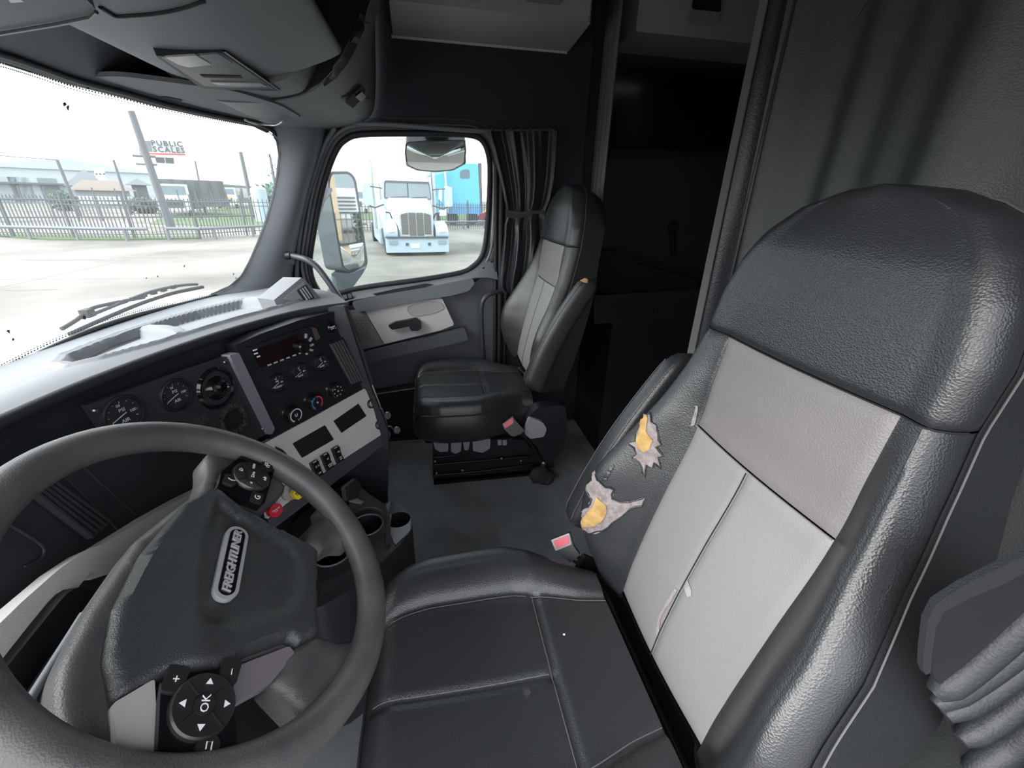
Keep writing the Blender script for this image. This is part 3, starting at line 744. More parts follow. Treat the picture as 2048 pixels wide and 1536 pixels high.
for i, (a, b) in enumerate(((630, 938), (651, 923), (672, 909))):
    c = PG.at(a, b, .0); dx = PG.at(a+21, b-14, 0)-c; d = dx.normalized(); e = PG.n.cross(d)
    bm = bmesh.new(); add_box(bm, c+PG.n*.004, (.0185, .042, .010), d, e, PG.n)
    sw = fin(bm, 'rocker_switch', BLK, fas, 35, .001)
    bm = bmesh.new(); add_box(bm, c+PG.n*.009+e*.009, (.016, .018, .006), d, (e+PG.n*.2).normalized(), PG.n); fin(bm, 'rocker_top', GLO, sw, 35, .0015)
    bm = bmesh.new(); add_box(bm, c+PG.n*.009-e*.010, (.016, .018, .004), d, (e-PG.n*.2).normalized(), PG.n); fin(bm, 'rocker_bottom', GLO, sw, 35, .0015)
    text('lettering', ('X X', '≡!', '≡2')[i], c+PG.n*.0128+e*.008, d, e, .007, WHT, sw)
    text('lettering', ('DIFF', 'INTER\nAXLE', 'OFF\nON')[i], c+PG.n*.0125-e*.010, d, e, .0045, WHT, sw)
    for s_ in (.020, -.0195):
        bm = bmesh.new(); add_box(bm, c+PG.n*.0095+e*s_, (.009, .0016, .001), d, e, PG.n); fin(bm, 'indicator_bar', WHT, sw)
prism('blank_switch', PG.pts([(552, 893), (566, 900), (574, 908), (560, 916)], .004), PG.n, .004, BLK, fas, .001)
for a, b, ca, cb in ((741, 808, 773, 831), (757, 850, 792, 860)):
    c = PG.at(a, b, 0)
    s_ = lathe('power_socket', c, PG.n, [(.0125, 0), (.0125, .004), (.0105, .006), (.0095, .004), (.0085, .003), (.008, -.002), (0, -.002)], BLK, fas, 28)
    lathe('metal_ring', c, PG.n, [(.0092, .0045), (.0078, .0048), (.0076, .001)], CHS, s_, 28)
    k_ = PG.at(ca, cb, .010)
    lathe('dust_cap', k_, PG.n, [(.0105, 0), (.0115, .004), (.0100, .008), (.007, .009), (.006, .005), (0, .005)], mat('clear_rubber', (.10, .11, .12), .15, coat=.4), s_, 24)
    tube('tether', smooth_path([c+PG.n*.004+(k_-c)*.3, c+(k_-c)*.55+PG.n*.010+V((0, 0, .004)), k_-(k_-c)*.2], 5), .0022, MATS['clear_rubber'], s_, 8)
for nm, px, py, R, m in (('yellow_brake_knob', 578, 983, .0165, YEL), ('red_brake_knob', 531, 1018, .0155, REK)):
    c = PG.at(px, py, .0); n = PG.n; u, v, _n = axes(n)
    base = lathe('knob_collar', c, n, [(R*1.25, 0), (R*1.2, .006), (R*.5, .010), (R*.45, .03)], mat('collar_beige', (.34, .32, .31), .5), fas, 24)
    bm = bmesh.new(); N = 8 if m is REK else 5
    L = [c+n*.036+(u*cos(2*pi*k/N+.3)+v*sin(2*pi*k/N+.3))*R for k in range(N)]
    add_prism(bm, rnd(L, R*.25), n, .012); kk = fin(bm, 'brake_knob', m, fas, 35, .002)
    text('lettering', 'PARKING\nBRAKE' if m is YEL else 'TRAILER\nAIR', c+n*.0362, PS.u, PS.v, R*.33, mat('ink', (.03, .02, .02), .5) if m is YEL else WHT, kk)
# ---- fascia sweeping away to the left behind the wheel
def band(name, top, bot, yv, m, par, th=.02):
    P_ = [AY(a, b, y) for (a, b), y in zip(top, yv)]; Q_ = [AY(a, b, y) for (a, b), y in zip(bot, [y-.01 for y in yv])]
    return loftstrip(name, P_, Q_, m, par, 2, th)
top = [(-160, 1372), (-40, 1258), (0, 1219), (79, 1153), (137, 1115), (166, 1103), (273, 1037), (340, 1000), (410, 966), (455, 940)]
bot = [(-160, 1480), (-40, 1362), (0, 1322), (60, 1262), (141, 1163), (180, 1160), (300, 1120), (360, 1090), (430, 1060), (500, 1060)]
band('left_fascia', top, bot, [.40, .40, .40, .40, .40, .40, .40, .40, .395, .38], GRY, dash)
# left dark face with vent slats and the big outlined panel
PL = Plane(AY(100, 1050, .425), (0, -1, .1))
prism('left_face', [PL.at(a, b) for a, b in ((-60, 985), (0, 965), (160, 893), (300, 880), (430, 905), (420, 965), (273, 1045), (140, 1122), (79, 1160), (-60, 1285))], PL.n, .01, FACEM, dash)
vf = prism('side_vent', rnd(PL.pts([(50, 985), (104, 955), (230, 1042), (182, 1086)], .004), .004), PL.n, .006, BLK, dash, .001)
for k in range(5):
    t = (k+.5)/5; A_, B_ = PL.at(56+t*46, 984-t*26, .008), PL.at(182+t*42, 1082-t*38, .008); d = (B_-A_).normalized()
    bm = bmesh.new(); add_box(bm, (A_+B_)/2, ((B_-A_).length*.93, .003, .008), d, PL.n.cross(d), PL.n); fin(bm, 'slat', MATS['vent_slat'] if 0 else DRK, vf)
tube('panel_outline', smooth_path(PL.pts([(-30, 1022), (0, 1039), (60, 1074), (84, 1092), (88, 1106), (78, 1120), (50, 1133)], .002), 4), .0014, DRK, dash, 6)
for L in ([(160, 930), (272, 1030)], [(130, 955), (236, 1060)]):
    tube('face_seam', PL.pts(L, .003), .0013, DRK, dash, 6)
# knee area under the fascia, cavity behind it
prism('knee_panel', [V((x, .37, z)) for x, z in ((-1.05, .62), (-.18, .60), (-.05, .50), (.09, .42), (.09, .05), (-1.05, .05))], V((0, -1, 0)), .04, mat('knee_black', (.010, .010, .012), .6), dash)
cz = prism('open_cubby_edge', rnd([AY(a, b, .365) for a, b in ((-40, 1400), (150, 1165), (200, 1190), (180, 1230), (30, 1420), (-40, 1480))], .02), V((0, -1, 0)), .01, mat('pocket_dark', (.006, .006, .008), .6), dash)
# ---- passenger side of the dash with its small vent
PV = Plane(onT(604, 600) or AX(610, 582, .45), (-.80, -.60, .12))
pod = prism('passenger_pod', PV.pts([(548, 600), (603, 555), (612, 562), (650, 606), (640, 625), (560, 625)]), PV.n, .12, TOPM, dash, .004)
prism('pod_face', PV.pts([(566, 597), (607, 565), (642, 606), (600, 606)], .003), PV.n, .004, mat('pod_silver', (.22, .22, .235), .4), dash, .001)
v2 = prism('small_vent', rnd(PV.pts([(594, 581), (612, 569), (629, 596), (611, 605)], .006), .002), PV.n, .004, BLK, dash, .001)
for k in range(3):
    t = (k+.8)/3.6; A_, B_ = PV.at(596+t*16, 580-t*10, .008), PV.at(612+t*16, 603-t*9, .008); d = (B_-A_).normalized()
    bm = bmesh.new(); add_box(bm, (A_+B_)/2, ((B_-A_).length*.9, .003, .003), d, PV.n.cross(d), PV.n); fin(bm, 'slat', LGY, v2)
prism('passenger_dash', [V((.14, .42, .78)), V((.50, .42, .77)), V((.93, .46, .76)), V((.93, .46, .35)), V((.14, .42, .35))], V((0, -1, 0)), .12, DRK, dash, .01)
# ---- pillar grab handle
gh = root('pillar_grab_handle', AX(600, 520, .9), 'black tubular grab handle bolted to the right windscreen pillar', 'grab handle')
prism('base_plate', rnd([AX(a, b, x) for a, b, x in ((550, 494, .86), (588, 500, .92), (590, 530, .92), (548, 522, .86))], .01), V((-.8, -.6, 0)), .02, mat('pillar_slate', (.1, .1, .1), .5), gh, .003)
tube('bar', smooth_path([AX(a, b, x) for a, b, x in ((572, 510, .89), (590, 513, .88), (612, 519, .86), (632, 532, .85), (650, 554, .84), (668, 580, .83), (684, 604, .82), (700, 640, .80), (712, 680, .78))], 5), .0125, mat('handle_slate', (.045, .05, .058), .4), gh, 12)
lathe('collar', AX(578, 511, .885), V((-.2, -1, 0)), [(.0, .008), (.016, .008), (.016, -.01)], BLK, gh, 20)
# ================================================================ STEERING WHEEL
WC = V((-.606, .238, .773)); WT = .754
WN = V((0, -sin(WT), cos(WT))); W1 = V((1, 0, 0)); W2 = V((0, cos(WT), sin(WT)))
TR = radians(13.5); WU = (W1*cos(TR)+W2*sin(TR)).normalized(); WV = WN.cross(WU)
def WP(a, b, h=0): return WC+W1*a+W2*b+WN*h
sw = root('steering_wheel', WC, 'worn dark steering wheel with angular airbag hub and two black button pads', 'steering wheel')
tube('rim', [WP(.191*cos(2*pi*k/96), .191*sin(2*pi*k/96)) for k in range(96)], .0185, WHE, sw, 20, True)
def inflate(name, L, h0, H, wd, m, parent, step=.006, skirt=.03, fn=None):
    """a padded shape on the wheel plane: outline L, rising by H within wd of its edge"""
    R = []
    for i in range(len(L)):
        (a, b), (c, d) = L[i], L[(i+1) % len(L)]; k = max(1, int(math.hypot(c-a, d-b)/step))
        for j in range(k): R.append((a+(c-a)*j/k, b+(d-b)*j/k))
    bm = bmesh.new(); P2 = [bm.verts.new((x, y, 0)) for x, y in R]
    for i in range(len(P2)): bm.edges.new((P2[i], P2[(i+1) % len(P2)]))
    # interior lattice for an even surface
    xs = [p[0] for p in R]; ys = [p[1] for p in R]
    bmesh.ops.triangle_fill(bm, edges=bm.edges[:], use_beauty=True)
    for _ in range(4):
        le = [e for e in bm.edges if e.calc_length() > step*1.4]
        if not le: break
        bmesh.ops.subdivide_edges(bm, edges=le, cuts=1); bmesh.ops.triangulate(bm, faces=bm.faces[:])
        bmesh.ops.beautify_fill(bm, faces=bm.faces[:], edges=[e for e in bm.edges if not e.is_boundary])
    bd = [v_ for v_ in bm.verts if v_.is_boundary]
    ex = bmesh.ops.extrude_edge_only(bm, edges=[e for e in bm.edges if e.is_boundary])
    sk = set(g for g in ex['geom'] if isinstance(g, bmesh.types.BMVert))
    for v_ in bm.verts:
        p = (v_.co.x, v_.co.y); d = 0 if v_ in sk else max(0, sd(p, R))
        t = min(1, d/wd); z = h0+H*math.sqrt(max(0, 1-(1-t)**2)) + (fn(p) if fn and v_ not in sk else 0)
        if v_ in sk: z = h0-skirt
        v_.co = WP(p[0], p[1], z)
    return fin(bm, name, m, parent, 50)
def rnd2(L, r, k=4): return [(p.x, p.y) for p in rnd([V((a, b, 0)) for a, b in L], r, k)]
body = [(.152, .086), (.128, .073), (.095, .066), (.056, .075), (-.002, .086), (-.074, .080), (-.125, .069), (-.151, .053), (-.168, .032), (-.184, .009), (-.192, -.03), (-.182, -.065), (-.165, -.080), (-.10, -.050), (-.055, -.11), (-.02, -.118), (.075, -.095), (.085, -.02), (.10, -.012), (.14, -.020), (.172, -.030), (.19, -.01), (.185, .045), (.168, .086)]
inflate('hub_back', rnd2(body, .012), -.020, .010, .014, WHE, sw, .008, .025)
ab = [(.093, .055), (.087, -.015), (.084, -.073), (.079, -.098), (-.033, -.127), (-.055, -.107), (-.051, -.094), (-.082, -.055), (-.097, -.048), (-.122, .002), (-.146, .023), (-.118, .047), (-.078, .064), (-.019, .074), (.056, .072)]
ridge = [(.074, .046), (.066, -.054), (.052, -.074), (.004, -.089), (-.022, -.083), (-.060, -.034), (-.072, -.006), (.0, .030)]
def rfn(p):
    d = sd(p, ridge); z = -.0065*max(0, min(1, (d+.003)/.009))
    # long crease from the top of the pad down to its lower left
    e = dseg(p, (.088, .050), (-.10, -.012)); z += .006*math.exp(-(e/.020)**2)
    return z
inflate('airbag_cover', rnd2(ab, .006), -.010, .012, .010, HUB, sw, .0055, .02, rfn)
# badge with raised lettering
bc = WP(.004, -.003, .002)
def pill(a, b, n_=10): return [bc+WU*(s*(a-b))+(WU*cos(t)+WV*sin(t))*b for s, t0 in ((1, -pi/2), (-1, pi/2)) for t in [t0+pi*k/n_ for k in range(n_+1)]]
bd_ = prism('badge', [p+WN*.0035 for p in pill(.047, .0125)], WN, .006, mat('badge_rim', (.30, .31, .32), .3), sw, .0015)
prism('badge_field', [p+WN*.0042 for p in pill(.0425, .0085)], WN, .0012, GLO, bd_)
text('lettering', 'FREIGHTLINER', bc+WN*.0044, WU, WV, .0128, mat('bright_silver', (.72, .72, .74), .3, .6), bd_, .0006, shear=.25, bold=.0002, space=.94)
# button pads
def pad(L, c, R, kind):
    P_ = rnd([WP(a, b, .004) for a, b in L], .004)
    p = prism('button_pad', P_, WN, .014, GLO, sw, .0015)
    cc = WP(c[0], c[1], .004)
    q = lathe('direction_pad', cc, WN, [(R*1.06, 0), (R*1.04, .003), (R*.98, .0045), (R*.4, .0032), (R*.36, .0032)], mat('pad_black', (.018, .018, .020), .28, coat=.2), p, 40)
    lathe('ok_button', cc, WN, [(R*.35, .002), (R*.34, .0042), (0, .0045)], MATS['pad_black'], q, 28)
    bm = bmesh.new()
    for k in range(4):
        a = radians(45+90*k); d = WU*cos(a)+WV*sin(a); add_box(bm, cc+d*R*.68+WN*.0045, (R*.6, .0009, .001), d, WN.cross(d), WN)
    fin(bm, 'pad_gap', BTH, q)
    T = cc+WN*.0052
    if kind:
        text('lettering', 'OK', T, WU, WV, .0095, WHT, q, .0002)
        for k, ch in enumerate(((1, 0), (0, 1), (-1, 0), (0, -1))):
            c_ = T+(WU*ch[0]+WV*ch[1])*R*.70; d = WU*(1 if k in (0, 1) else -1) if 0 else (WU*ch[0]+WV*ch[1]); e = WN.cross(d)
            prism('arrow_mark', [c_+d*.003, c_-d*.002+e*.003, c_-d*.002-e*.003], WN, .0003, WHT, q)
        for s_, (a, b) in (('+', (-.123, -.008)), ('–', (-.105, -.0475))):
            k_ = prism('volume_button', rnd([WP(a, b, .0062)+WU*x+WV*y for x, y in ((-.011, -.006), (.010, -.009), (.012, .008), (-.009, .010))], .003), WN, .003, MATS['pad_black'], p, .0008)
            text('lettering', s_, WP(a, b, .0065), WU, WV, .010, WHT, k_, .0002)
        b_ = WP(-.163, -.053, .004); k_ = lathe('return_button', b_, WN, [(.0095, 0), (.009, .003), (0, .0035)], MATS['pad_black'], p, 28)
        tube('return_mark', [b_+WN*.004+WU*x+WV*y for x, y in ((-.003, -.002), (.003, -.002), (.003, .002), (-.002, .002))], .0006, WHT, k_, 5)
    else:
        text('lettering', 'Dro', T, WU, WV, .0065, WHT, q, .0002)
        for ch, s_ in (((1, .1), '⊙m'), ((.1, 1), 'D'), ((-1, 0), '×'), ((0, -1), '⊙k')):
            text('lettering', s_.replace('⊙', 'o'), T+(WU*ch[0]+WV*ch[1])*R*.68, WU, WV, .0072, WHT, q, .0002)
        b_ = WP(.168, .016, .004); k_ = lathe('phone_page_button', b_, WN, [(.009, 0), (.0085, .003), (0, .0035)], MATS['pad_black'], p, 28)
        bm = bmesh.new()
        for s_ in (-.001, .0015): 
            add_tube(bm, [b_+WN*.004+WU*(x+s_)+WV*(y+s_) for x, y in ((-.002, -.002), (.002, -.002), (.002, .002), (-.002, .002))], .0004, 4, True)
        fin(bm, 'page_mark', WHT, k_)
        for (a, b), s_ in (((.112, .045), '('), ((.105, .006), 'G')):
            k_ = prism('call_button', rnd([WP(a, b, .0062)+WU*x+WV*y for x, y in ((-.009, -.006), (.009, -.008), (.009, .008), (-.008, .009))], .003), WN, .003, MATS['pad_black'], p, .0008)
            text('lettering', s_, WP(a, b, .0065), WU, WV, .0105, WHT, k_, .0002)
pad([(.172, .050), (.187, .006), (.101, -.006), (.093, .052), (.12, .060)], (.136, .026), .0235, 0)
pad([(-.124, .003), (-.100, -.048), (-.160, -.078), (-.180, -.066), (-.181, -.025)], (-.136, -.037), .0245, 1)
prism('silver_insert', rnd([WP(a, b, -.002) for a, b in ((-.122, .006), (-.146, .024), (-.178, -.0), (-.178, -.028))], .003), WN, .012, CHS if 0 else mat('insert_silver', (.36, .36, .36), .35), sw, .002)
prism('spoke_insert', rnd([WP(a, b, -.004) for a, b in ((-.098, -.046), (-.056, -.098), (-.062, -.106), (-.098, -.090), (-.122, -.064))], .004), WN, .014, mat('insert_violet', (.16, .14, .165), .3), sw, .003)
def spoke(L): inflate('spoke', rnd2(L, .008), -.016, .015, .022, WHE, sw, .007, .018)
spoke([(.078, -.070), (.120, -.078), (.150, -.090), (.168, -.080), (.178, -.10), (.140, -.150), (.122, -.148), (.110, -.125), (.080, -.105)])
spoke([(-.052, -.100), (-.030, -.122), (-.025, -.16), (-.010, -.185), (-.06, -.195), (-.13, -.16), (-.118, -.135), (-.095, -.088), (-.07, -.09)])
# ---- column
col_ = root('steering_column', WC-WN*.15, 'dark steering column shroud behind the steering wheel hub', 'steering column')
tube('shaft', [WC-WN*.045, WC-WN*.55], [.055, .05], BLK, col_, 24)
PW = Plane(WC-WN*.045, WN)
sh = prism('shroud', rnd([PW.at(a, b) for a, b in ((168, 1228), (60, 1400), (22, 1462), (-10, 1560), (120, 1620), (300, 1620), (330, 1500), (200, 1330))], [.01, .01, .02, .02, .02, .02, .02, .02]), WN, .10, mat('shroud_violet', (.065, .06, .08), .32), col_, .012, 4)
tube('shroud_edge', [PW.at(a, b, .002) for a, b in ((168, 1228), (60, 1400), (24, 1458))], .0035, SLA, col_, 8)
lathe('ignition_lock', PW.at(150, 1512, .002), WN, [(.034, 0), (.032, .006), (.026, .008), (.022, .002), (0, .001)], BLK, col_, 28)
# ---- pedal
ped = root('accelerator_pedal', AZ(480, 1490, .10), 'small ribbed accelerator pedal low behind the steering wheel', 'pedal')
PP = Plane(AZ(480, 1490, .12), (-.1, -.6, .8))
prism('pedal_plate', rnd(PP.pts([(462, 1438), (512, 1452), (486, 1550), (440, 1540)]), .004), PP.n, .012, RUB, ped, .003)
for k in range(7):
    t = k/6.5; A_ = PP.at(460-t*20, 1446+t*95, .003); B_ = PP.at(508-t*26, 1460+t*92, .003); d = (B_-A_).normalized()
    bm = bmesh.new(); add_box(bm, (A_+B_)/2, ((B_-A_).length*.9, .006, .006), d, PP.n.cross(d), PP.n); fin(bm, 'rib', mat('pedal_rib', (.12, .115, .11), .5), ped, 35, .001)
tube('pedal_arm', [PP.at(470, 1500, -.01), PP.at(465, 1500, -.01)+V((0, .16, .14))], .010, BLK, ped, 8)
box('heel_rest', PP.at(470, 1500, -.03)+V((0, .02, -.055)), (.07, .10, .10), RUB, ped, .005)
# ================================================================ CUP HOLDER CONSOLE
ch = root('cup_holder_console', (-.2, .15, .2), 'black floor console with cup holders below the centre stack', 'console')
CZ = .40
def ZC(a, b, z=CZ): return AZ(a, b, z)
ol_ = rnd([ZC(a, b) for a, b in ((770, 1008), (787, 996), (818, 1025), (825, 1045), (822, 1062), (797, 1092), (740, 1145), (699, 1180), (640, 1215), (560, 1220), (520, 1120), (600, 1030), (700, 960))], .012)
cA = ZC(797, 1040); cB = ZC(734, 1050); cC = ZC(664, 1105)
def circ(c, r, n_=28): return [c+V((cos(2*pi*k/n_), sin(2*pi*k/n_), 0))*r for k in range(n_)]
holed('console_body', ol_, [circ(cA, .030), circ(cB, .037), circ(cC, .040)], V((0, 0, 1)), .40, mat('cup_console_black', (.022, .023, .028), .45), ch)
pl_ = rnd([ZC(a, b, CZ+.003) for a, b in ((771, 1009), (787, 996), (818, 1025), (825, 1045), (820, 1062), (790, 1090), (778, 1060))], .010)
ccA = V((cA.x, cA.y, CZ+.003))
holed('top_plate', pl_, [circ(ccA, .030)], V((0, 0, 1)), .006, mat('plate_slate', (.16, .17, .19), .35), ch)
for c, r in ((cA, .030), (cB, .037), (cC, .040)):
    k_ = lathe('cup_well', c, V((0, 0, 1)), [(r, 0), (r*.98, -.002), (r*.86, -.075), (0, -.078)], mat('well_black', (.008, .008, .010), .35), ch, 32)
    if c is not cA: lathe('well_lip', c, V((0, 0, 1)), [(r*1.06, .0), (r*1.05, .003), (r*1.0, .003), (r*.99, 0)], SLA, k_, 32)
# flip-up ring holder standing over the middle cup
PF = Plane(ZC(740, 1060, CZ+.03), (-.25, -.35, .9))
oa = [(722, 975), (740, 990), (757, 1001), (772, 1015), (780, 1030), (781, 1052), (782, 1087), (772, 1089), (772, 1052), (770, 1034), (760, 1022), (745, 1016), (728, 1017), (712, 1023), (700, 1031), (690, 1030), (700, 1005)]
prism('ring_holder', rnd(PF.pts(oa), .003), PF.n, .006, mat('holder_black', (.035, .034, .036), .35), ch, .0015)
tube('holder_highlight_edge', smooth_path(PF.pts([(704, 1026), (720, 1017), (745, 1014), (762, 1021), (772, 1035), (773, 1050)], .002), 4), .0014, CHS, ch, 6)
prism('holder_clip', PF.pts([(698, 1002), (714, 997), (727, 1003), (722, 1007), (706, 1004)], .004), PF.n, .003, SLA, ch, .001)
prism('bracket', rnd([AY(a, b, .20) for a, b in ((690, 975), (712, 957), (722, 968), (728, 990), (705, 1000), (694, 1002))], .004), V((-.4, -1, .2)), .01, mat('bracket_black', (.03, .03, .034), .4), ch, .002)
prism('front_skirt', [ZC(a, b, CZ+.001) for a, b in ((640, 1166), (668, 1155), (700, 1136), (705, 1145), (660, 1180), (640, 1190))], V((0, 0, 1)), .004, DRK, ch, .001)
# ================================================================ SEATS
def make_seat(name, xc, y0, z0, s, label, driver):
    """air-ride truck seat: backrest surface measured by height; s = width scale"""
    R0 = root(name, (xc, y0-.10, .0), label, 'seat')
    Wt = [(.40, .19), (.47, .215), (.56, .240), (.66, .245), (.75, .232), (.83, .212), (.90, .200), (.97, .192), (1.03, .186), (1.08, .170), (1.12, .145), (1.15, .110), (1.168, .055), (1.174, .0)]
    Yt = [(.40, -.325), (.46, -.332), (.55, -.345), (.68, -.375), (.82, -.412), (.90, -.422), (.97, -.432), (1.10, -.448), (1.174, -.470)]
    Bt = [(.40, .0), (.47, .030), (.56, .075), (.66, .090), (.75, .065), (.83, .040), (.90, .016), (.97, .004), (1.17, .0)]
    cw = .127
    def surf(a, z):
        zz = z; w_ = lerp(Wt, zz); y = sstep(Yt, zz); b = sstep(Bt, zz)*(1 if driver or a > 0 else .6); sg = 1 if a >= 0 else -1; a = abs(a)
        k = min(cw, w_*.66)
        if a < .42:
            x = k*a/.42; yy = y - .004*(1-(a/.42)**2)*0
            yy = y + .006*cos(a/.42*pi/2)
        elif a < .72:
            t = (a-.42)/.30; x = k+(w_-.028-k)*t; yy = y + b*(sin(t*pi/2)**1.6)
        else:
            t = (a-.72)/.28
            if t < .45:
                q = t/.45*pi/2; r_ = min(.028, w_*.3); x = w_-r_+r_*sin(q)-(0 if w_ > .1 else 0); yy = y+b-(.028)*(1-cos(q))*1.3
                if w_ < .028: x = w_*min(1, .9+.1*t)
            else:
                t2 = (t-.45)/.55; x = w_-.012*t2; yy = y+b-.036 - (.085+b)*t2; z -= .045*t2*t2*max(0, min(1, (zz-1.02)/.13))
        if driver and sg < 0 and x > k*.9: x = k*.9+(x-k*.9)*lerp([(.4, 1.0), (.62, 1.05), (.75, .95), (.83, .85), (.90, .74), (.97, .62), (1.08, .72), (1.17, .8)], zz)
        return V((xc+sg*x*s, y0+yy, z0+z))
    def pane(nm, a0, a1, z0_, z1_, m, nu, nv, gl=1, puff=.003, par=R0, zf=None):
        def f(u, v):
            a = a0+(a1-a0)*u; z = z0_+(z1_-z0_)*v
            p = surf(a, z)
            e = min(u*(a1-a0)*.45, (1-u)*(a1-a0)*.45, v*(z1_-z0_), (1-v)*(z1_-z0_))
            q = max(0, min(1, e/.008)); n = V((0, 1, 0)) if abs(a) < .72 else V(((1 if a > 0 else -1), .3, 0)).normalized()
            return p + n*(puff*(math.sqrt(q) if gl else 1) - .002)
        return grid(nm, f, nu, nv, m, par, ang=75)
    hp_ = pane('headrest_cover', -.86, .86, .972, 1.1735, LEA, 60, 40, puff=.004)
    pane('center_panel', -.42, .42, .823, .970, LEG, 30, 18)
    pane('lower_panel', -.42, -.0005, .465, .821, LGL, 18, 36)
    pane('lower_panel', .0005, .42, .465, .821, LGL, 18, 36)
    bl = []
    for sg in (1, -1):
        o = pane('side_bolster', .42*sg, .86*sg, .445, .970, LEA, 34, 60)
        bl.append(o)
    # back shell closes the form
    def shell(u, v):
        z = .40+(1.1735-.40)*v
        if u < .2: return surf(-1+.14*(u/.2), z) if 0 else surf(-.86-.14*(1-u/.2), z)
        if u > .8: return surf(.86+.14*((u-.8)/.2), z)
        t = (u-.2)/.6; A_, B_ = surf(-1, z), surf(1, z)
        return A_.lerp(B_, t)+V((0, -.02*sin(pi*t), 0))
    # order: left side, back, right side
    def shell2(u, v):
        z = .445+(1.1735-.445)*v
        if u < .25: return surf(-.85-.15*(u/.25), z)
        if u > .75: return surf(1-.15*((u-.75)/.25), z)
        t = (u-.25)/.5; return surf(-1, z).lerp(surf(1, z), t)+V((0, -.02*sin(pi*t), 0))
    grid('back_shell', shell2, 40, 50, LEA, R0, ang=70)
    def under(u, v):
        a = -1+2*u; p = surf(a, .466 if abs(a) < .42 else .447); q = V((xc+(p.x-xc)*.9, y0-.40, z0+.455)); return p.lerp(q, v)+V((0, .004*(1-v), -.018*sin(pi*min(1, v*1.6))))
    grid('backrest_underside', under, 50, 6, LEA, R0, ang=70)
    # stitched seams
    off = V((0, .0022, 0))
    def seam(nm, L, m=STI, r=.0007): tube(nm, L, r, m, R0, 5)
    for sg in (1, -1):
        seam('stitching', [surf(.86*sg, z)+V((sg*.003, .001, 0)) for z in [.45+(1.17-.45)*k/60 for k in range(61)]], STI, .0008)
    seam('seam', [surf(a, .9715)+off*.6 for a in [-.83+1.66*k/50 for k in range(51)]], BTH, .0010)
    seam('seam', [surf(a, .822)+off for a in [-.42+.84*k/20 for k in range(21)]], mat('seam_grey', (.22, .21, .21), .7), .001)
    seam('seam', [surf(0, .467+.353*k/20)+off*1.1 for k in range(21)], BTH, .0009)
    # armrest, folded up beside the backrest (towards the cabin centre)
    sg = 1 if driver else -1
    ax = xc+sg*(.282)*s if driver else xc-.285*s
    def ar(u, v):   # u around, v along
        t = v; zc = .50+.395*t; yc = -.275-.195*t+.02*sin(pi*t)
        w_ = .030*(1-.25*t); h_ = .040*(1-.18*t)
        if t > .9: k_ = sqrt(max(0, 1-((t-.9)/.1)**2)); w_ *= max(.05, k_); h_ *= max(.05, k_)
        if t < .08: k_ = sqrt(max(0, 1-((.08-t)/.08)**2)); w_ *= max(.05, k_); h_ *= max(.05, k_)
        a = 2*pi*u; cx = math.copysign(abs(cos(a))**.55, cos(a)); cy = math.copysign(abs(sin(a))**.55, sin(a))
        n_ = V((0, .90, .44))
        return V((ax+cx*w_, y0+yc, z0+zc))+n_*(cy*h_-.02)
    arm = grid('armrest', ar, 32, 40, LEA, R0, ang=70)
    seam('armrest_seam', [ar(.17, .05+.88*k/20)+V((0, .001, .001)) for k in range(21)])
    seam('armrest_seam', [ar(.33, .05+.88*k/20)+V((0, .001, .001)) for k in range(21)])
    # ---- cushion
    zt_ = z0+(.478 if driver else .398)
    HW = .262*s if driver else .258
    RY = .287 if driver else .335
    def cw_(y):   # half width along y (front .13 .. rear -.32)
        return HW*lerp([(-.40, .76), (-.29, .72), (-.24, .78), (-.18, .90), (-.12, .99), (-.08, 1.0), (.03, .98), (.07, .93), (.105, .84), (.13, .72)], y)
    def cus(a, b):
        """a across in [-1,1], b front(1) to rear(0)"""
        y = y0-RY+(RY+.128)*b; w_ = cw_(y-y0); x = a*w_; aa = abs(a)
        z = zt_ + (.030*lerp([(0, .2), (.3, 1), (.8, .9), (1, .6)], b))*max(0, min(1, (aa-.50)/.30))**1.5*(3-2*max(0, min(1, (aa-.50)/.30)))*.5*2
        z -= .012*(1-aa*aa)*0 + .010*sin(pi*b)*(1-aa)
        # edges rolling down
        e = (1-aa)*w_; r_ = .045
        if e < r_: z -= r_-sqrt(max(0, r_*r_-(r_-e)**2))
        e = (1-b)*(RY+.128)
        if e < r_: z -= r_-sqrt(max(0, r_*r_-(r_-e)**2))
        # sewn grooves
        for d in (abs(aa-.57)*w_, abs(y-(y0-.16)) if aa < .57 else 1, abs(a+.02)*w_ if y-y0 > -.16 and aa < .57 else 1):
            z -= .0055*math.exp(-(d/.007)**2)
        return V((xc+x, y, z))
    cu_ = grid('seat_cushion', lambda u, v: cus(-1+2*u, v), 110, 80, LEA, R0, ang=75)
    def line(a0, b0, a1, b1, n_=24): return [cus(a0+(a1-a0)*k/n_, b0+(b1-b0)*k/n_)+V((0, 0, .0006)) for k in range(n_+1)]
    b16 = (RY-.16)/(RY+.128)
    seam('stitching', line(.545, .0, .545, .96)); seam('stitching', line(-.545, 0, -.545, .96))
    seam('stitching', line(-.55, b16+.012, .55, b16+.012)); seam('stitching', line(.0, b16+.02, .0, .97, 30), STI, .0008)
    # skirt (side wall) following the outline
    out_ = [(1, k/20) for k in range(0, 21)]+[(1-2*k/20, 1) for k in range(1, 21)]+[(-1, 1-k/20) for k in range(1, 21)]+[(-1+2*k/20, 0) for k in range(1, 20)]
    top_ = [cus(a, b) for a, b in out_]; zb_ = zt_-(.135 if driver else .15)
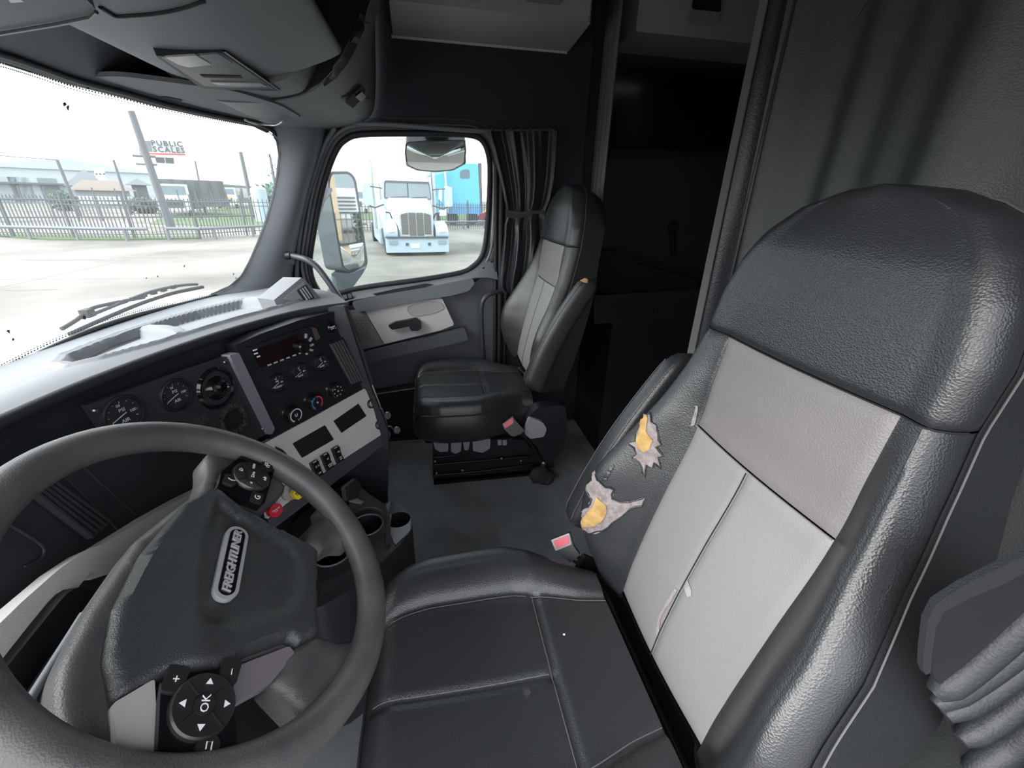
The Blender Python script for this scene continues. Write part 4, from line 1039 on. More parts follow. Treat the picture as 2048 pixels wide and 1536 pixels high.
    def sk(u, v):
        i = int(round(u*len(top_))) % len(top_); p = top_[i].copy(); z = p.z+(zb_-p.z)*v
        o = (V((p.x-xc, p.y-(y0-.1), 0))).normalized()
        p = p+o*(.012*sin(pi*min(1, v*1.05))); p.z = z
        if v > .85: p -= o*.02*((v-.85)/.15)
        return p
    grid('cushion_side', sk, len(top_), 10, LEA, R0, ang=75)
    seam('piping', [p+V((p.x-xc, p.y-(y0-.1), 0)).normalized()*.004+V((0, 0, -.004)) for p in top_[:61]], LEA, .003)
    # ---- base
    bx = xc
    prism('seat_pan', rnd([V((bx+x, y0+y, zb_+.004)) for x, y in ((-.15, .10), (.15, .10), (.15, -.34), (-.15, -.34))], .02), V((0, 0, 1)), .05, BLK, R0, .006)
    return dict(root=R0, bolsters=bl, surf=surf, cus=cus, cushion=cu_, arm=arm, zb=zb_, head=hp_, ar=ar)
DS = make_seat('driver_seat', -.60, 0.0, 0.0, 1.0, 'worn leather driver seat nearest the camera, with torn bolster showing yellow foam', True)
PS_ = make_seat('passenger_seat', .648, -.045, .03, 1.08, 'black and grey leather passenger seat on the far side by the door', False)
# ---- driver seat: gap hardware, buckle, tears
R0 = DS['root']
prism('rear_rail', [V((x, y, z)) for x, y, z in ((-.37, -.29, .40), (-.37, -.40, .40), (-.84, -.40, .40), (-.84, -.29, .40))], V((0, 0, 1)), .02, MET, R0, .003)
tube('rear_bar', [V((-.40, -.312, .43)), V((-.84, -.312, .43))], .007, MET, R0, 10)
prism('hinge_plate', rnd([AX(a, b, -.372) for a, b in ((1140, 1150), (1165, 1105), (1200, 1120), (1250, 1190), (1262, 1225), (1225, 1225), (1195, 1170))], .006), V((1, 0, 0)), .012, MET, R0, .002)
lathe('hinge_bolt', AX(1180, 1128, -.375), V((-1, 0, .2)), [(.014, 0), (.013, .004), (.006, .005), (0, .005)], MET, R0, 16)
tube('recliner_rod', [AX(1230, 1190, -.40), AX(1262, 1235, -.42), AX(1300, 1330, -.5)], .006, SCR, R0, 8)
box('seat_riser', (-.60, -.10, .17), (.34, .36, .34), BLK, R0, .01)
box('slide_rail', (-.42, -.12, .02), (.03, .48, .04), MET, R0, .004); box('slide_rail', (-.78, -.12, .02), (.03, .48, .04), MET, R0, .004)
PBK = Plane(AX(1125, 1090, -.33), (-.75, .35, .55))
bk = prism('belt_buckle', rnd(PBK.pts([(1102, 1080), (1140, 1066), (1147, 1092), (1160, 1110), (1141, 1125), (1112, 1104)]), .003), PBK.n, .022, BLK, R0, .003)
prism('buckle_frame', rnd(PBK.pts([(1102, 1080), (1138, 1066), (1143, 1089), (1111, 1102)], .0015), .002), PBK.n, .003, mat('buckle_grey', (.35, .34, .35), .3), bk, .001)
prism('release_button', rnd(PBK.pts([(1107, 1082), (1136, 1071), (1139, 1087), (1113, 1097)], .0035), .002), PBK.n, .003, mat('pink_red_button', (.72, .10, .15), .4), bk, .001)
tube('buckle_stalk', [PBK.at(1140, 1108, -.01), AX(1165, 1128, -.36), AX(1190, 1160, -.38)], .010, BLK, R0, 8)
bt = bvh(DS['bolsters']); at_ = bvh([DS['arm']])
jr = random.Random(5)
def jag(L, k=3, amp=3.0):
    o = []
    for i in range(len(L)):
        (a, b), (c, d) = L[i], L[(i+1) % len(L)]; n = max(1, int(math.hypot(c-a, d-b)/9)); q = math.hypot(c-a, d-b)
        for j in range(n):
            t = j/n; e = jr.uniform(-amp, amp) if j else 0
            o.append((a+(c-a)*t-(d-b)/q*e, b+(d-b)*t+(c-a)/q*e))
    return o
up_t = [(1296, 808), (1300, 825), (1302, 843), (1312, 850), (1316, 870), (1322, 890), (1312, 895), (1326, 912), (1316, 915), (1322, 938), (1308, 925), (1306, 935), (1293, 930), (1290, 955), (1284, 935), (1270, 918), (1262, 916), (1272, 908), (1268, 896), (1255, 886), (1270, 882), (1275, 860), (1284, 830), (1288, 812)]
lo_t = [(1196, 915), (1190, 935), (1194, 960), (1210, 975), (1228, 980), (1224, 998), (1240, 1005), (1270, 1002), (1292, 995), (1284, 1012), (1260, 1018), (1245, 1032), (1225, 1045), (1205, 1062), (1180, 1068), (1160, 1056), (1156, 1040), (1160, 1022), (1175, 1015), (1183, 998), (1172, 980), (1158, 978), (1146, 1000), (1146, 984), (1158, 952), (1175, 930)]
t1 = drape('torn_backing', jag(up_t, 3, 2), bt, BAC, R0, .0012, 6); t2 = drape('torn_backing', jag(lo_t, 3, 2.2), bt, BAC, R0, .0012, 6)
drape('exposed_foam', jag([(1294, 812), (1297, 838), (1293, 862), (1306, 880), (1300, 898), (1288, 904), (1276, 895), (1273, 880), (1280, 862), (1286, 830)], 3, 1.2), bt, FOA, t1, .003, 6, .002)
drape('exposed_foam', jag([(1194, 992), (1200, 1000), (1212, 1008), (1214, 1022), (1205, 1040), (1188, 1052), (1166, 1054), (1162, 1040), (1172, 1030), (1186, 1014)], 3, 1.2), bt, FOA, t2, .003, 6, .002)
def curl(L, tree, par, r=.0016):
    pts = []
    for a, b in L:
        h, n, _i, _d = tree.ray_cast(CAM, ray(a, b))
        if h: pts.append(h-ray(a, b)*.002)
    if len(pts) > 2: tube('curled_edge', pts, [r*jr.uniform(.5, 1.3) for _ in pts], LEA, par, 6)
ju = jag(up_t, 3, 2.4); curl(ju[:len(ju)//2], bt, t1); curl(ju[len(ju)//2:], bt, t1)
jl = jag(lo_t, 3, 2.4); curl(jl[:int(len(jl)*.62)], bt, t2); curl(jl[int(len(jl)*.62):], bt, t2)
drape('crack', [(1226, 928), (1229, 932), (1222, 945), (1212, 962), (1206, 960), (1213, 945)], bt, LEA, R0, .003, 5, .002)
drape('exposed_foam', jag([(1327, 686), (1340, 682), (1352, 683), (1358, 690), (1345, 692), (1335, 697)], 3, 1), at_, FOA, R0, .002, 5, .001)
drape('torn_edge', [(1320, 694), (1330, 690), (1342, 696), (1342, 702), (1330, 700), (1324, 702)], at_, BAC, R0, .002, 5)
lt_ = bvh([o for o in R0.children if o.name.startswith(('lower_panel', 'side_bolster', 'center_panel'))])
drape('frayed_seam', jag([(1392, 810), (1397, 812), (1395, 830), (1390, 850), (1382, 852), (1386, 835)], 3, 1.5), lt_, BAC, R0, .002, 5)
drape('worn_seam', jag([(1352, 1176), (1356, 1180), (1338, 1210), (1322, 1240), (1316, 1280), (1314, 1262), (1318, 1232), (1335, 1202)], 3, 1), lt_, mat('worn_crack', (.30, .26, .25), .9, bump=1, bscale=400), R0, .002, 5)
drape('scuff', jag([(1370, 1160), (1376, 1158), (1384, 1180), (1384, 1192), (1376, 1194), (1370, 1178)], 3, 1.5), lt_, mat('scuff_grey', (.36, .35, .35), .6, bump=.6, bscale=500), R0, .0015, 5)
ct_ = bvh([DS['cushion']])
drape('scuff', jag([(1044, 1365), (1060, 1368), (1062, 1385), (1054, 1398), (1046, 1385)], 3, 1.5), ct_, mat('scuff_dark', (.035, .036, .04), .7, bump=.6, bscale=300), R0, .0008, 5)
drape('crumb', [(1126, 1268), (1130, 1268), (1130, 1272), (1126, 1272)], ct_, WHT, R0, .0015, 3)
# ---- passenger seat: grey buttons, suspension, buckle, recliner lever
R1 = PS_['root']; zb = PS_['zb']
PB = onX(.47)
prism('side_panel', rnd(PB.pts([(866, 884), (1000, 878), (1050, 880), (1065, 905), (990, 912), (868, 912)]), .006), NX, .02, BLK, R1, .003)
for L, nm in ((((866, 884), (897, 882), (896, 903), (880, 904), (870, 898)), 'grey_button'), (((902, 882), (923, 881), (922, 902), (912, 908), (902, 904)), 'grey_button'), (((925, 880), (941, 880), (937, 900), (929, 901)), 'grey_button'), (((945, 880), (981, 878), (980, 897), (965, 906), (946, 902)), 'grey_button')):
    b_ = prism(nm, rnd(PB.pts(L, .005), .005), NX, .02, mat('button_lilac', (.30, .28, .32), .35), R1, .002)
prism('switch_block', rnd(PB.pts([(992, 881), (1026, 876), (1027, 891), (994, 894)], .003), .003), NX, .01, BLK, R1, .001)
for a in (995, 1005): prism('rocker', PB.pts([(a, 881), (a+8, 880), (a+9, 890), (a+1, 891)], .006), NX, .005, mat('button_lilac', (.3, .3, .3)), R1, .001)
PU = onX(.53)
sus = prism('suspension_frame', rnd(PU.pts([(866, 905), (1050, 893), (1100, 900), (1110, 935), (866, 958)]), .004), NX, .06, BLK, R1, .003)
for a, b, c, d in ((868, 930, 1060, 912), (868, 951, 1095, 930), (915, 949, 1090, 925), (868, 915, 1050, 900)):
    A_, B_ = PU.at(a, b, .006), PU.at(c, d, .006); tube('scissor_bar', [A_, B_], .0045, MET, R1, 8)
for a, b in ((870, 923), (873, 947), (1003, 917), (1042, 922), (925, 941)): lathe('bolt', PU.at(a, b, .01), NX, [(.006, 0), (.006, .003), (.003, .005), (0, .005)], SCR, R1, 12)
prism('floor_plate', [V((x, y, .012)) for x, y in ((.53, .03), (.90, .03), (.90, -.47), (.53, -.47))], V((0, 0, 1)), .012, MET, R1, .002)
box('suspension_core', (.72, -.2, .12), (.30, .40, .22), BLK, R1, .01)
prism('rear_side_cover', rnd([onX(.405).at(a, b) for a, b in ((1052, 838), (1075, 815), (1132, 810), (1135, 870), (1122, 905), (1095, 930), (1080, 900), (1060, 880), (1050, 855))], .02), NX, .05, BLK, R1, .01, 3)
prism('recliner_lever', rnd([onX(.385).at(a, b) for a, b in ((1058, 836), (1085, 844), (1094, 858), (1088, 874), (1060, 878), (1048, 866))], .012), NX, .018, mat('lever_lilac', (.34, .33, .37), .35), R1, .004, 3)
PK = Plane(AX(1018, 845, .385), (-.9, .15, .4))
b2 = prism('belt_buckle', rnd(PK.pts([(1004, 848), (1025, 832), (1030, 840), (1050, 862), (1030, 873), (1022, 872), (1008, 858)]), .003), PK.n, .02, BLK, R1, .002)
prism('release_button', rnd(PK.pts([(1006, 848), (1025, 835), (1027, 846), (1010, 857)], .002), .002), PK.n, .003, mat('pink_red_button', (.72, .10, .15), .4), b2, .001)
tube('buckle_stalk', [PK.at(1040, 865), AX(1062, 885, .42), AX(1085, 928, .44)], .009, BLK, R1, 8)
lathe('stalk_bolt', AX(1087, 927, .42), NX, [(.012, 0), (.012, .004), (.005, .008), (0, .008)], SCR, R1, 12)
bm = bmesh.new(); bmesh.ops.create_icosphere(bm, subdivisions=3, radius=1)
c_ = AZ(1083, 950, .03)
for v_ in bm.verts:
    q = v_.co; k = 1+.16*sin(q.x*5+q.y*3)+.12*sin(q.y*7+q.z*4); v_.co = c_+V((q.x*.045*k, q.y*.050*k, max(-.028, q.z*.04*k)))
bl_ = fin(bm, 'rubber_boot', mat('boot_cloth', (.035, .037, .04), .7), R1, 40)
pt_ = bvh([PS_['arm']])
drape('torn_edge', [(1160, 562), (1170, 557), (1176, 560), (1174, 566), (1166, 565)], pt_, FOA, R1, .002, 4)
# loose wires behind the passenger cushion
tube('wiring', smooth_path([V((.60, -.36, .50)), V((.57, -.34, .515)), V((.53, -.36, .50)), V((.50, -.35, .51)), V((.47, -.37, .49))], 5), .003, RUB, R1, 6)
# ================================================================ CURTAINS
rows = [(262, 972, 1114), (300, 984, 1112), (360, 1000, 1107), (400, 1009, 1099), (424, 1014, 1090), (436, 1014, 1090), (450, 1009, 1091), (480, 1007, 1092), (530, 1001, 1087), (560, 996, 1080), (578, 998, 1070), (590, 1010, 1052)]
def curt(u, v):
    y = 262+(590-262)*v
    l = sstep([(a, b) for a, b, c in rows], y); r = sstep([(a, c) for a, b, c in rows], y)
    amp = .016*(1-.75*math.exp(-((y-430)/16)**2))
    w_ = u**.8; f = sin(w_*2*pi*3.1+.9*sin(v*4)-.8) + .30*sin(w_*2*pi*8.3+2+v*2)*(1-.6*v)
    x = .925-amp*f - .018*math.exp(-((y-530)/50)**2)*sin(pi*u)
    return AX(l+(r-l)*u, y, x)
dc = root('window_curtain', AX(1040, 590, .92), 'black gathered side curtain tied back beside the passenger window', 'curtain', None)
grid('curtain_cloth', curt, 110, 60, VIB, dc, ang=80)
prism('tie_back', [AX(a, b, .898) for a, b in ((1012, 420), (1040, 424), (1070, 421), (1092, 421), (1092, 429), (1072, 428), (1050, 434), (1030, 437), (1012, 434))], NX, .006, mat('strap_black', (.03, .032, .036), .7), dc, .001)
for k in range(7): lathe('glider', AX(985+k*19, 263, .925), V((0, 0, 1)), [(0, .012), (.004, .012), (.004, -.004), (0, -.004)], BLK, dc, 8)
gh2 = root('rear_grab_handle', AX(965, 640, .95), 'black bent tubular grab handle at the rear edge of the passenger door', 'grab handle')
tube('bar', smooth_path([AX(a, b, x) for a, b, x in ((1012, 583, .95), (996, 584, .93), (980, 588, .915), (968, 598, .91), (963, 616, .91), (963, 650, .91), (966, 700, .91), (970, 735, .93))], 5), .0105, mat('handle_black', (.035, .037, .042), .4), gh2, 12)
# sleeper curtain bunched behind the passenger seat
def sc1(u, v):
    x = .745+.225*u; z = .80+1.20*v
    return V((x, -.70-.04*u+.010*sin(u*2*pi*2.2+.5)+.003*sin(u*31), z))
VIN2 = mat('brightened_vinyl_curtain', (.115, .12, .12), .45, bump=.2, bscale=400, kind='leather')  # same curtain vinyl, its colour brightened to replace light missing here
c1 = root('sleeper_curtain', (.87, -.74, .05), 'grey vinyl sleeper curtain bunched upright behind the passenger seat', 'curtain')
grid('vinyl_sheet', sc1, 90, 20, VIN2, c1, ang=80, thick=.002)
tube('hem', [sc1(0, k/10)+V((-.003, 0, 0)) for k in range(11)], .006, VIN2, c1, 8)
tube('seam', [sc1(.42, k/20)+V((0, .002, 0)) for k in range(21)], .0012, STI, c1, 5)
# sleeper curtain drawn behind the driver seat
def sc2(u, v):
    x = -.03-1.10*u; z = .05+1.97*v
    y = -.765+.030*sin(x*13+1.2*(z-1.2)*.3+.6)+.012*sin(x*29+z*.8+1)+.006*sin(x*57+z*1.3)
    return V((x, y, z))
c2 = root('sleeper_curtain', (-.5, -.76, .05), 'large grey vinyl sleeper curtain hanging behind the driver seat', 'curtain')
grid('vinyl_sheet', sc2, 160, 40, VIN, c2, ang=80, thick=.002)
def sc3(u, v):
    x = .040-.085*u; z = .05+1.97*v
    return V((x, -.750-.03*sin(u*pi)+.012*sin(u*2*pi*1.5), z))
grid('dark_fold', sc3, 24, 12, VIB, c2, ang=80, thick=.002)
prism('hook_strip', [V((x, -.742, z)) for x, z in ((.066, .05), (.030, .05), (.036, 2.02), (.058, 2.02))], V((0, 1, 0)), .003, mat('velcro_grey', (.14, .145, .14), .9, bump=.8, bscale=900), c2)
def crease(L): tube('crease', smooth_path(L, 4), .0016, VIN, c2, 5)
crease([sc2(.075, .70)+V((0, .003, .0)), sc2(.10, .715)+V((0, .003, 0)), sc2(.12, .735)+V((0, .003, 0))])
# curtain of the driver's own door, tied back at the right edge of the picture
c3 = root('window_curtain', (-.9, -.42, .7), 'dark pleated side curtain with a fuzzy tie strap at the lower right corner', 'curtain')
XC = -.865
P87 = onX(XC)
strap = [(2110, 1080), (2048, 1112), (1990, 1140), (1930, 1170), (1874, 1206), (1856, 1240), (1848, 1300), (1846, 1335), (1852, 1350), (1862, 1345), (1864, 1310), (1872, 1256), (1888, 1224), (1940, 1196), (2000, 1172), (2050, 1146), (2110, 1120)]
prism('tie_strap', P87.pts(strap, .004), P87.n, .004, mat('strap_felt', (.008, .010, .015), .95, bump=1, bscale=900), c3, .001)
prism('strap_inner', P87.pts([(2110, 1118), (2000, 1170), (1940, 1194), (1888, 1222), (1870, 1258), (1862, 1312), (1866, 1350), (1880, 1370), (1960, 1310), (2110, 1240)]), P87.n, .004, mat('curtain_navy', (.003, .0035, .006), .7), c3, .001)
for L, r in ((((1868, 1388), (1930, 1345), (2000, 1285), (2100, 1195)), .0105), (((1872, 1410), (1960, 1355), (2040, 1295), (2110, 1235)), .0095), (((1892, 1432), (1980, 1380), (2060, 1320), (2110, 1280)), .0095), (((1922, 1480), (1990, 1440), (2060, 1385), (2110, 1345)), .0110), (((1938, 1545), (2010, 1500), (2070, 1450), (2120, 1410)), .0140)):
    P_ = smooth_path([AX(a, b, XC+.0) for a, b in L], 6); n_ = len(P_)
    tube('pleat', P_, [r*(.55+.45*min(1, k/3)) for k in range(n_)], mat('pleat_vinyl', (.013, .015, .019), .55, bump=.3, bscale=400), c3, 14)
prism('curtain_cloth', P87.pts([(1880, 1360), (2120, 1180), (2140, 1700), (1960, 1640), (1900, 1450)], -.01), P87.n, .003, MATS['curtain_navy'], c3)
S(prism('trim_11', [V((-1.06, y, z)) for y, z in ((-.50, 0), (-.74, 0), (-.74, 2.05), (-.50, 2.05))], V((1, 0, 0)), .05, DRK))
# ================================================================ SLEEPER INTERIOR
sl_ = root('sleeper_locker', (.8, -1.15, 1.62), 'light grey upper locker inside the dark sleeper', 'locker')
q1, q2 = AX(1236, 66, .80), AX(1502, 84, .80)
zl = (q1.z+q2.z)/2
box('body', (.92, -1.32, zl+.17), (.26, 1.08, .34), LOC, sl_, .01)
prism('locker_door', [V((.788, y, z)) for y, z in ((-.79, zl+.01), (-1.84, zl+.01), (-1.84, zl+.33), (-.79, zl+.33))], NX, .012, LOC, sl_, .004)
pS = onX(.774)
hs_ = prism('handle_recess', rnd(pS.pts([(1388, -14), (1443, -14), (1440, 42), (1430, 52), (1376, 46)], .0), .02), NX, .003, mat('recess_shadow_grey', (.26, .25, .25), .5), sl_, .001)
prism('handle_slot', rnd(pS.pts([(1388, -14), (1443, -14), (1442, 24), (1384, 18)], .002), .01), NX, .002, BTH, hs_)
lc = root('sleeper_cabinet', (.82, -1.15, 0), 'dark lower cabinet with a drawer in the sleeper behind the passenger seat', 'cabinet')
box('body', (.84, -1.27, .34), (.36, 1.0, .68), mat('cabinet_black', (.008, .008, .011), .5), lc, .006)
pc = onX(.655)
prism('drawer', pc.pts([(1188, 592), (1400, 578), (1392, 636), (1188, 648)]), NX, .014, mat('cabinet_charcoal', (.013, .013, .017), .45), lc, .003)
prism('drawer_pull', rnd(pc.pts([(1270, 612), (1310, 612), (1306, 630), (1262, 634)], .003), .004), NX, .004, BTH, lc)
bag = prism('bag', rnd([AX(a, b, .78) for a, b in ((1190, 586), (1190, 506), (1215, 502), (1245, 503), (1262, 515), (1272, 528), (1330, 542), (1395, 562), (1395, 590))], .02), NX, .16, mat('bag_black', (.006, .006, .006), .9), None, .015, 3)
tag(bag, 'black soft bag lying on the dark sleeper cabinet', 'bag')
mic = root('wall_hook', AX(1345, 480, 1.03), 'small black hanging hook on the sleeper side wall', 'hook')
lathe('knob', AX(1344, 455, 1.02), NX, [(.026, 0), (.026, .012), (.018, .02), (0, .021)], BTH, mic, 20)
tube('drop', [AX(1344, 460, 1.02), AX(1346, 485, 1.015), AX(1346, 510, 1.02)], [.017, .013, .012], BTH, mic, 10)
niche = root('sleeper_niche', AX(1350, 200, 1.0), 'flat dark panel painted as the shaded niche below the sleeper locker', 'panel')
prism('niche_shade', rnd([AX(a, b, 1.0) for a, b in ((1232, 130), (1486, 140), (1470, 300), (1220, 300))], .01), NX, .03, GLO, niche, .004)  # flat black sheet stands in for the shade inside an open niche
prism('niche_edge', [AX(a, b, 1.002) for a, b in ((1222, 300), (1470, 300), (1468, 312), (1220, 315))], NX, .035, BLK, niche, .003)
# ================================================================ WIPER
wp = root('windscreen_wiper', SH(215, 640)+V((0, .05, 0)), 'black windscreen wiper parked along the bottom of the windscreen', 'wiper')
o_ = V((0, .035, .006))
tube('wiper_blade', smooth_path([SH(a, b)+o_ for a, b in ((172, 672), (240, 640), (310, 610), (370, 590), (428, 577))], 4), .006, RUB, wp, 8)
tube('wiper_blade_spine', smooth_path([SH(a, b)+o_*1.3+V((0, 0, .008)) for a, b in ((225, 640), (290, 612), (340, 592), (392, 580), (425, 577))], 4), .005, DRK, wp, 8)
tube('wiper_arm', smooth_path([SH(a, b)+o_*1.6 for a, b in ((176, 664), (205, 645), (222, 630), (240, 620), (290, 608), (330, 600))], 4), .0055, RUB, wp, 8)
bm = bmesh.new(); add_box(bm, SH(224, 632)+o_*1.6, (.03, .02, .022)); fin(bm, 'pivot_joint', RUB, wp, 35, .004)
for k in range(6):
    a, b = 286+k*19, 608-k*6; bm = bmesh.new(); add_box(bm, SH(a, b)+o_*1.4, (.022, .010, .012)); fin(bm, 'yoke', DRK, wp, 35, .002)
dirt = []
for i, (a, b, r) in enumerate(((125, 208, 4), (132, 215, 4), (172, 175, 2.5), (13, 663, 4), (22, 678, 3), (165, 636, 5), (366, 532, 3), (313, 553, 3), (290, 556, 2), (465, 548, 4), (470, 556, 3), (536, 312, 3), (543, 330, 3), (536, 350, 3), (535, 370, 2))):
    c = SH(a, b)+V((0, -.004, 0)); L = []
    rr = random.Random(i)
    for k in range(9): L.append(c+(V((1, 0, 0))*cos(k*.7)+V((0, -.2, 1))*sin(k*.7))*.0011*r*rr.uniform(.4, 1.4))
    sp_ = prism('insect_spot', L, V((0, -1, .2)), .001, mat('dirt_spot', (.05, .05, .05), .9), bpy.data.objects['window_1'])
# ================================================================ MIRRORS OUTSIDE THE PASSENGER WINDOW
mc = AX(693, 430, 1.42); d_ = (mc-CAM).normalized(); rdir = V((.33, -1, -.04)).normalized()
PM = Plane(mc, (rdir-d_).normalized())
mr = root('side_mirror', mc+V((0, 0, -.35)), 'tall dark side mirror outside the passenger window, showing the yard behind', 'mirror')
hb = prism('mirror_housing', rnd(PM.pts([(660, 343), (698, 342), (712, 356), (736, 525), (731, 537), (697, 544), (684, 540), (655, 366)]), .03), PM.n, .11, mat('mirror_shell', (.06, .075, .085), .5, bump=.2, bscale=200), mr, .008, 3)
prism('mirror_glass', rnd(PM.pts([(663, 349), (697, 348), (707, 359), (727, 481), (679, 489), (659, 369)], .002), .02), PM.n, .001, MIR, mr)
cv = PM.pts([(680, 493), (727, 485), (729, 524), (723, 533), (697, 540), (688, 534)], .003)
ctr = sum(cv, V())/len(cv)
def conv(name, L, m, par, bulge, n_, rings=8):
    c = sum(L, V())/len(L); vs = [c+n_*bulge]; fs = []; N = len(L)
    for r_ in range(1, rings+1):
        t = r_/rings
        for p in L: vs.append(c+(p-c)*t+n_*bulge*(1-t*t))
    for k in range(N): fs.append((0, 1+k, 1+(k+1) % N))
    for r_ in range(rings-1):
        for k in range(N): a = 1+r_*N+k; b = 1+r_*N+(k+1) % N; fs.append((a, b, b+N, a+N))
    return mesh(name, vs, fs, m, par, 60)
conv('wide_angle_glass', rnd(cv, .01, 6), MIR, mr, .006, PM.n)
prism('mirror_foot', rnd([AX(a, b, 1.36) for a, b in ((662, 546), (700, 548), (730, 536), (722, 552), (698, 585), (672, 592))], .01), NX, .10, MATS['mirror_shell'], mr, .01, 3)
tube('mirror_arm', [AX(668, 560, 1.33), V((1.2, .47, .72)), V((1.07, .50, .68))], .02, MATS['mirror_shell'], mr, 10)
tube('mirror_arm', [AX(668, 365, 1.44), V((1.22, .47, 1.12)), V((1.05, .50, .98))], .016, MATS['mirror_shell'], mr, 10)
lm = root('look_down_mirror', AX(870, 300, 1.10), 'small convex look-down mirror hanging over the top of the passenger window', 'mirror')
mn = V((-.68, .02, -.74)).normalized(); PLM = Plane(AX(870, 312, 1.10), mn)
Lg = rnd(PLM.pts([(813, 285), (870, 281), (929, 281), (931, 300), (929, 327), (905, 340), (870, 343), (835, 340), (814, 330), (811, 305)]), .012, 5)
conv('mirror_glass', Lg, MIR, lm, .014, PLM.n, 10)
tube('mirror_rim', Lg, .0035, BLK, lm, 8, True)
prism('mirror_shell', rnd([p+(p-PLM.o)*.02 for p in PLM.pts([(813, 284), (929, 280), (931, 327), (905, 341), (870, 344), (835, 341), (813, 331)], -.004)], .01), PLM.n, .03, MATS['mirror_shell'], lm, .005)
prism('mirror_bracket', rnd([AX(a, b, 1.12) for a, b in ((815, 274), (928, 271), (932, 284), (812, 288))], .004), NX, .03, MATS['mirror_shell'], lm, .003)
prism('mount_plate', rnd([AX(a, b, 1.035) for a, b in ((848, 267), (898, 266), (895, 277), (852, 278))], .004), NX, .08, BLK, lm, .002)
# own truck's bodywork
tb = root('truck_body', (1.1, .6, -.9), 'white cab bodywork and hood of the truck the camera is in', 'bodywork')
WHP = MATS['white_paint']
prism('door_outer_skin', [V((1.06, y, z)) for y, z in ((-.32, -.15), (.60, -.15), (.60, .74), (.45, .72), (-.32, .84))], V((1, 0, 0)), .015, WHP, tb)
prism('sleeper_outer_skin', [V((1.09, y, z)) for y, z in ((-.34, -.3), (-1.95, -.3), (-1.95, 2.1), (-.80, 2.1), (-.34, 1.45))], V((1, 0, 0)), .015, WHP, tb)
prism('fender', rnd([V((1.14, y, z)) for y, z in ((.66, -.3), (.66, .70), (.9, .74), (1.5, .70), (2.2, .5), (2.3, .1), (1.9, .2), (1.5, .25), (1.1, .1), (.95, -.3))], .06), V((1, 0, 0)), .25, WHP, tb, .02)
def hoodf(u, v):
    x = -1.05+2.05*u; y = .97+1.4*v - .0; y = ysh(x, .74)+.05+1.3*v
    return V((x, y, .47-.24*v-.06*v*v-.16*max(0, (abs(x+.02)-.45))**1.5))
grid('hood', hoodf, 40, 14, WHP, tb, ang=60, thick=.01)
# ================================================================ THE YARD OUTSIDE
G = -.95
def GZ(a, b): return AZ(a, b, G)
CON = mat('yard_concrete', (.088, .084, .073), .9, bump=.5, bscale=3, col2=(.19, .181, .161), cscale=.26, detail=8)
def ground(name, pts, z, m): 
    me = bpy.data.meshes.new(name); me.from_pydata([(x, y, z) for x, y in pts], [], [tuple(range(len(pts)))]); me.materials.append(m); return link(name, me)
g = ground('yard_ground', [(-60, -90), (300, -90), (300, 260), (-60, 260)], G, CON); S(g)
GRASS = mat('grass', (.045, .085, .025), .95, bump=1, bscale=30, col2=(.075, .12, .04), cscale=4)
def verge(name, L, h=.03):
    P_ = [GZ(a, b) for a, b in L]; bm = bmesh.new(); add_prism(bm, [V((p.x, p.y, G+h)) for p in P_], V((0, 0, 1)), h)
    # blades along the top so the edge is not flat
    o = fin(bm, name, GRASS); o['kind'] = 'stuff'; return o
v1 = verge('grass_verge', [(300, 449), (320, 437), (345, 431), (400, 421), (470, 414), (530, 408), (530, 425), (530, 452), (440, 453), (360, 450)])
tag(v1, 'green grass island beyond the iron fence', 'grass')
v2_ = verge('grass_verge', [(0, 474), (0, 470), (100, 471), (235, 474), (330, 474), (400, 473), (400, 478), (235, 481), (100, 481)], .06)
tag(v2_, 'thin strip of grass along the foot of the iron fence', 'grass')
v3_ = verge('grass_verge', [(700, 440), (700, 425), (760, 423), (990, 418), (990, 440)], .03); tag(v3_, 'grass beyond the fence behind the parked pale truck', 'grass')
# joints of the concrete slabs
bm = bmesh.new()
for y in (-8, -2.2, 3.8, 9.5): add_box(bm, (12, y, G+.001), (18, .025, .002))
for x in (6.5, 11.5, 17.5): add_box(bm, (x, 2, G+.001), (.025, 30, .002))
jt = fin(bm, 'slab_joint', mat('joint_dark', (.10, .09, .08), .9), g); jt['kind'] = 'stuff'
for a, b, rx, ry in ((935, 487, .45, .2), (928, 522, .12, .08), (300, 515, .9, .15), (130, 520, 1.2, .2), (60, 580, .5, .08)):
    c = GZ(a, b); P_ = [(c.x+cos(k*.4)*ry*(1+.2*sin(k*1.9)), c.y+sin(k*.4)*rx*(1+.2*sin(k*2.3))) for k in range(16)]
    o = ground('oil_stain', P_, G+.003, mat('stain', (.12, .115, .105), .8)); o.parent = g; 
IRON = mat('fence_iron', (.06, .075, .085), .6)
# ---- iron picket fence
FP = [V((23.6, 30, G)), V((22.3, 18.5, G)), V((21.7, 13.5, G)), V((22.4, 10.6, G)), V((24.9, 9.0, G)), V((32.2, -2.6, G)), V((35.5, -8, G))]
fn = root('iron_fence', FP[2], 'dark iron picket fence with spear tops running across the yard', 'fence')
pk_me = None
def seg_pts(P, step):
    o = []; acc = 0
    for a, b in zip(P[:-1], P[1:]):
        L = (b-a).length; d = (b-a)/L; t = acc
        while t < L: o.append((a+d*t, d)); t += step
        acc = t-L
    return o
bm = bmesh.new(); add_box(bm, (0, 0, .86), (.034, .034, 1.66)); v0 = [bm.verts.new(q) for q in ((.034, 0, 1.69), (0, .034, 1.69), (-.034, 0, 1.69), (0, -.034, 1.69))]; t0 = bm.verts.new((0, 0, 1.80))
for k in range(4): bm.faces.new((v0[k], v0[(k+1) % 4], t0))
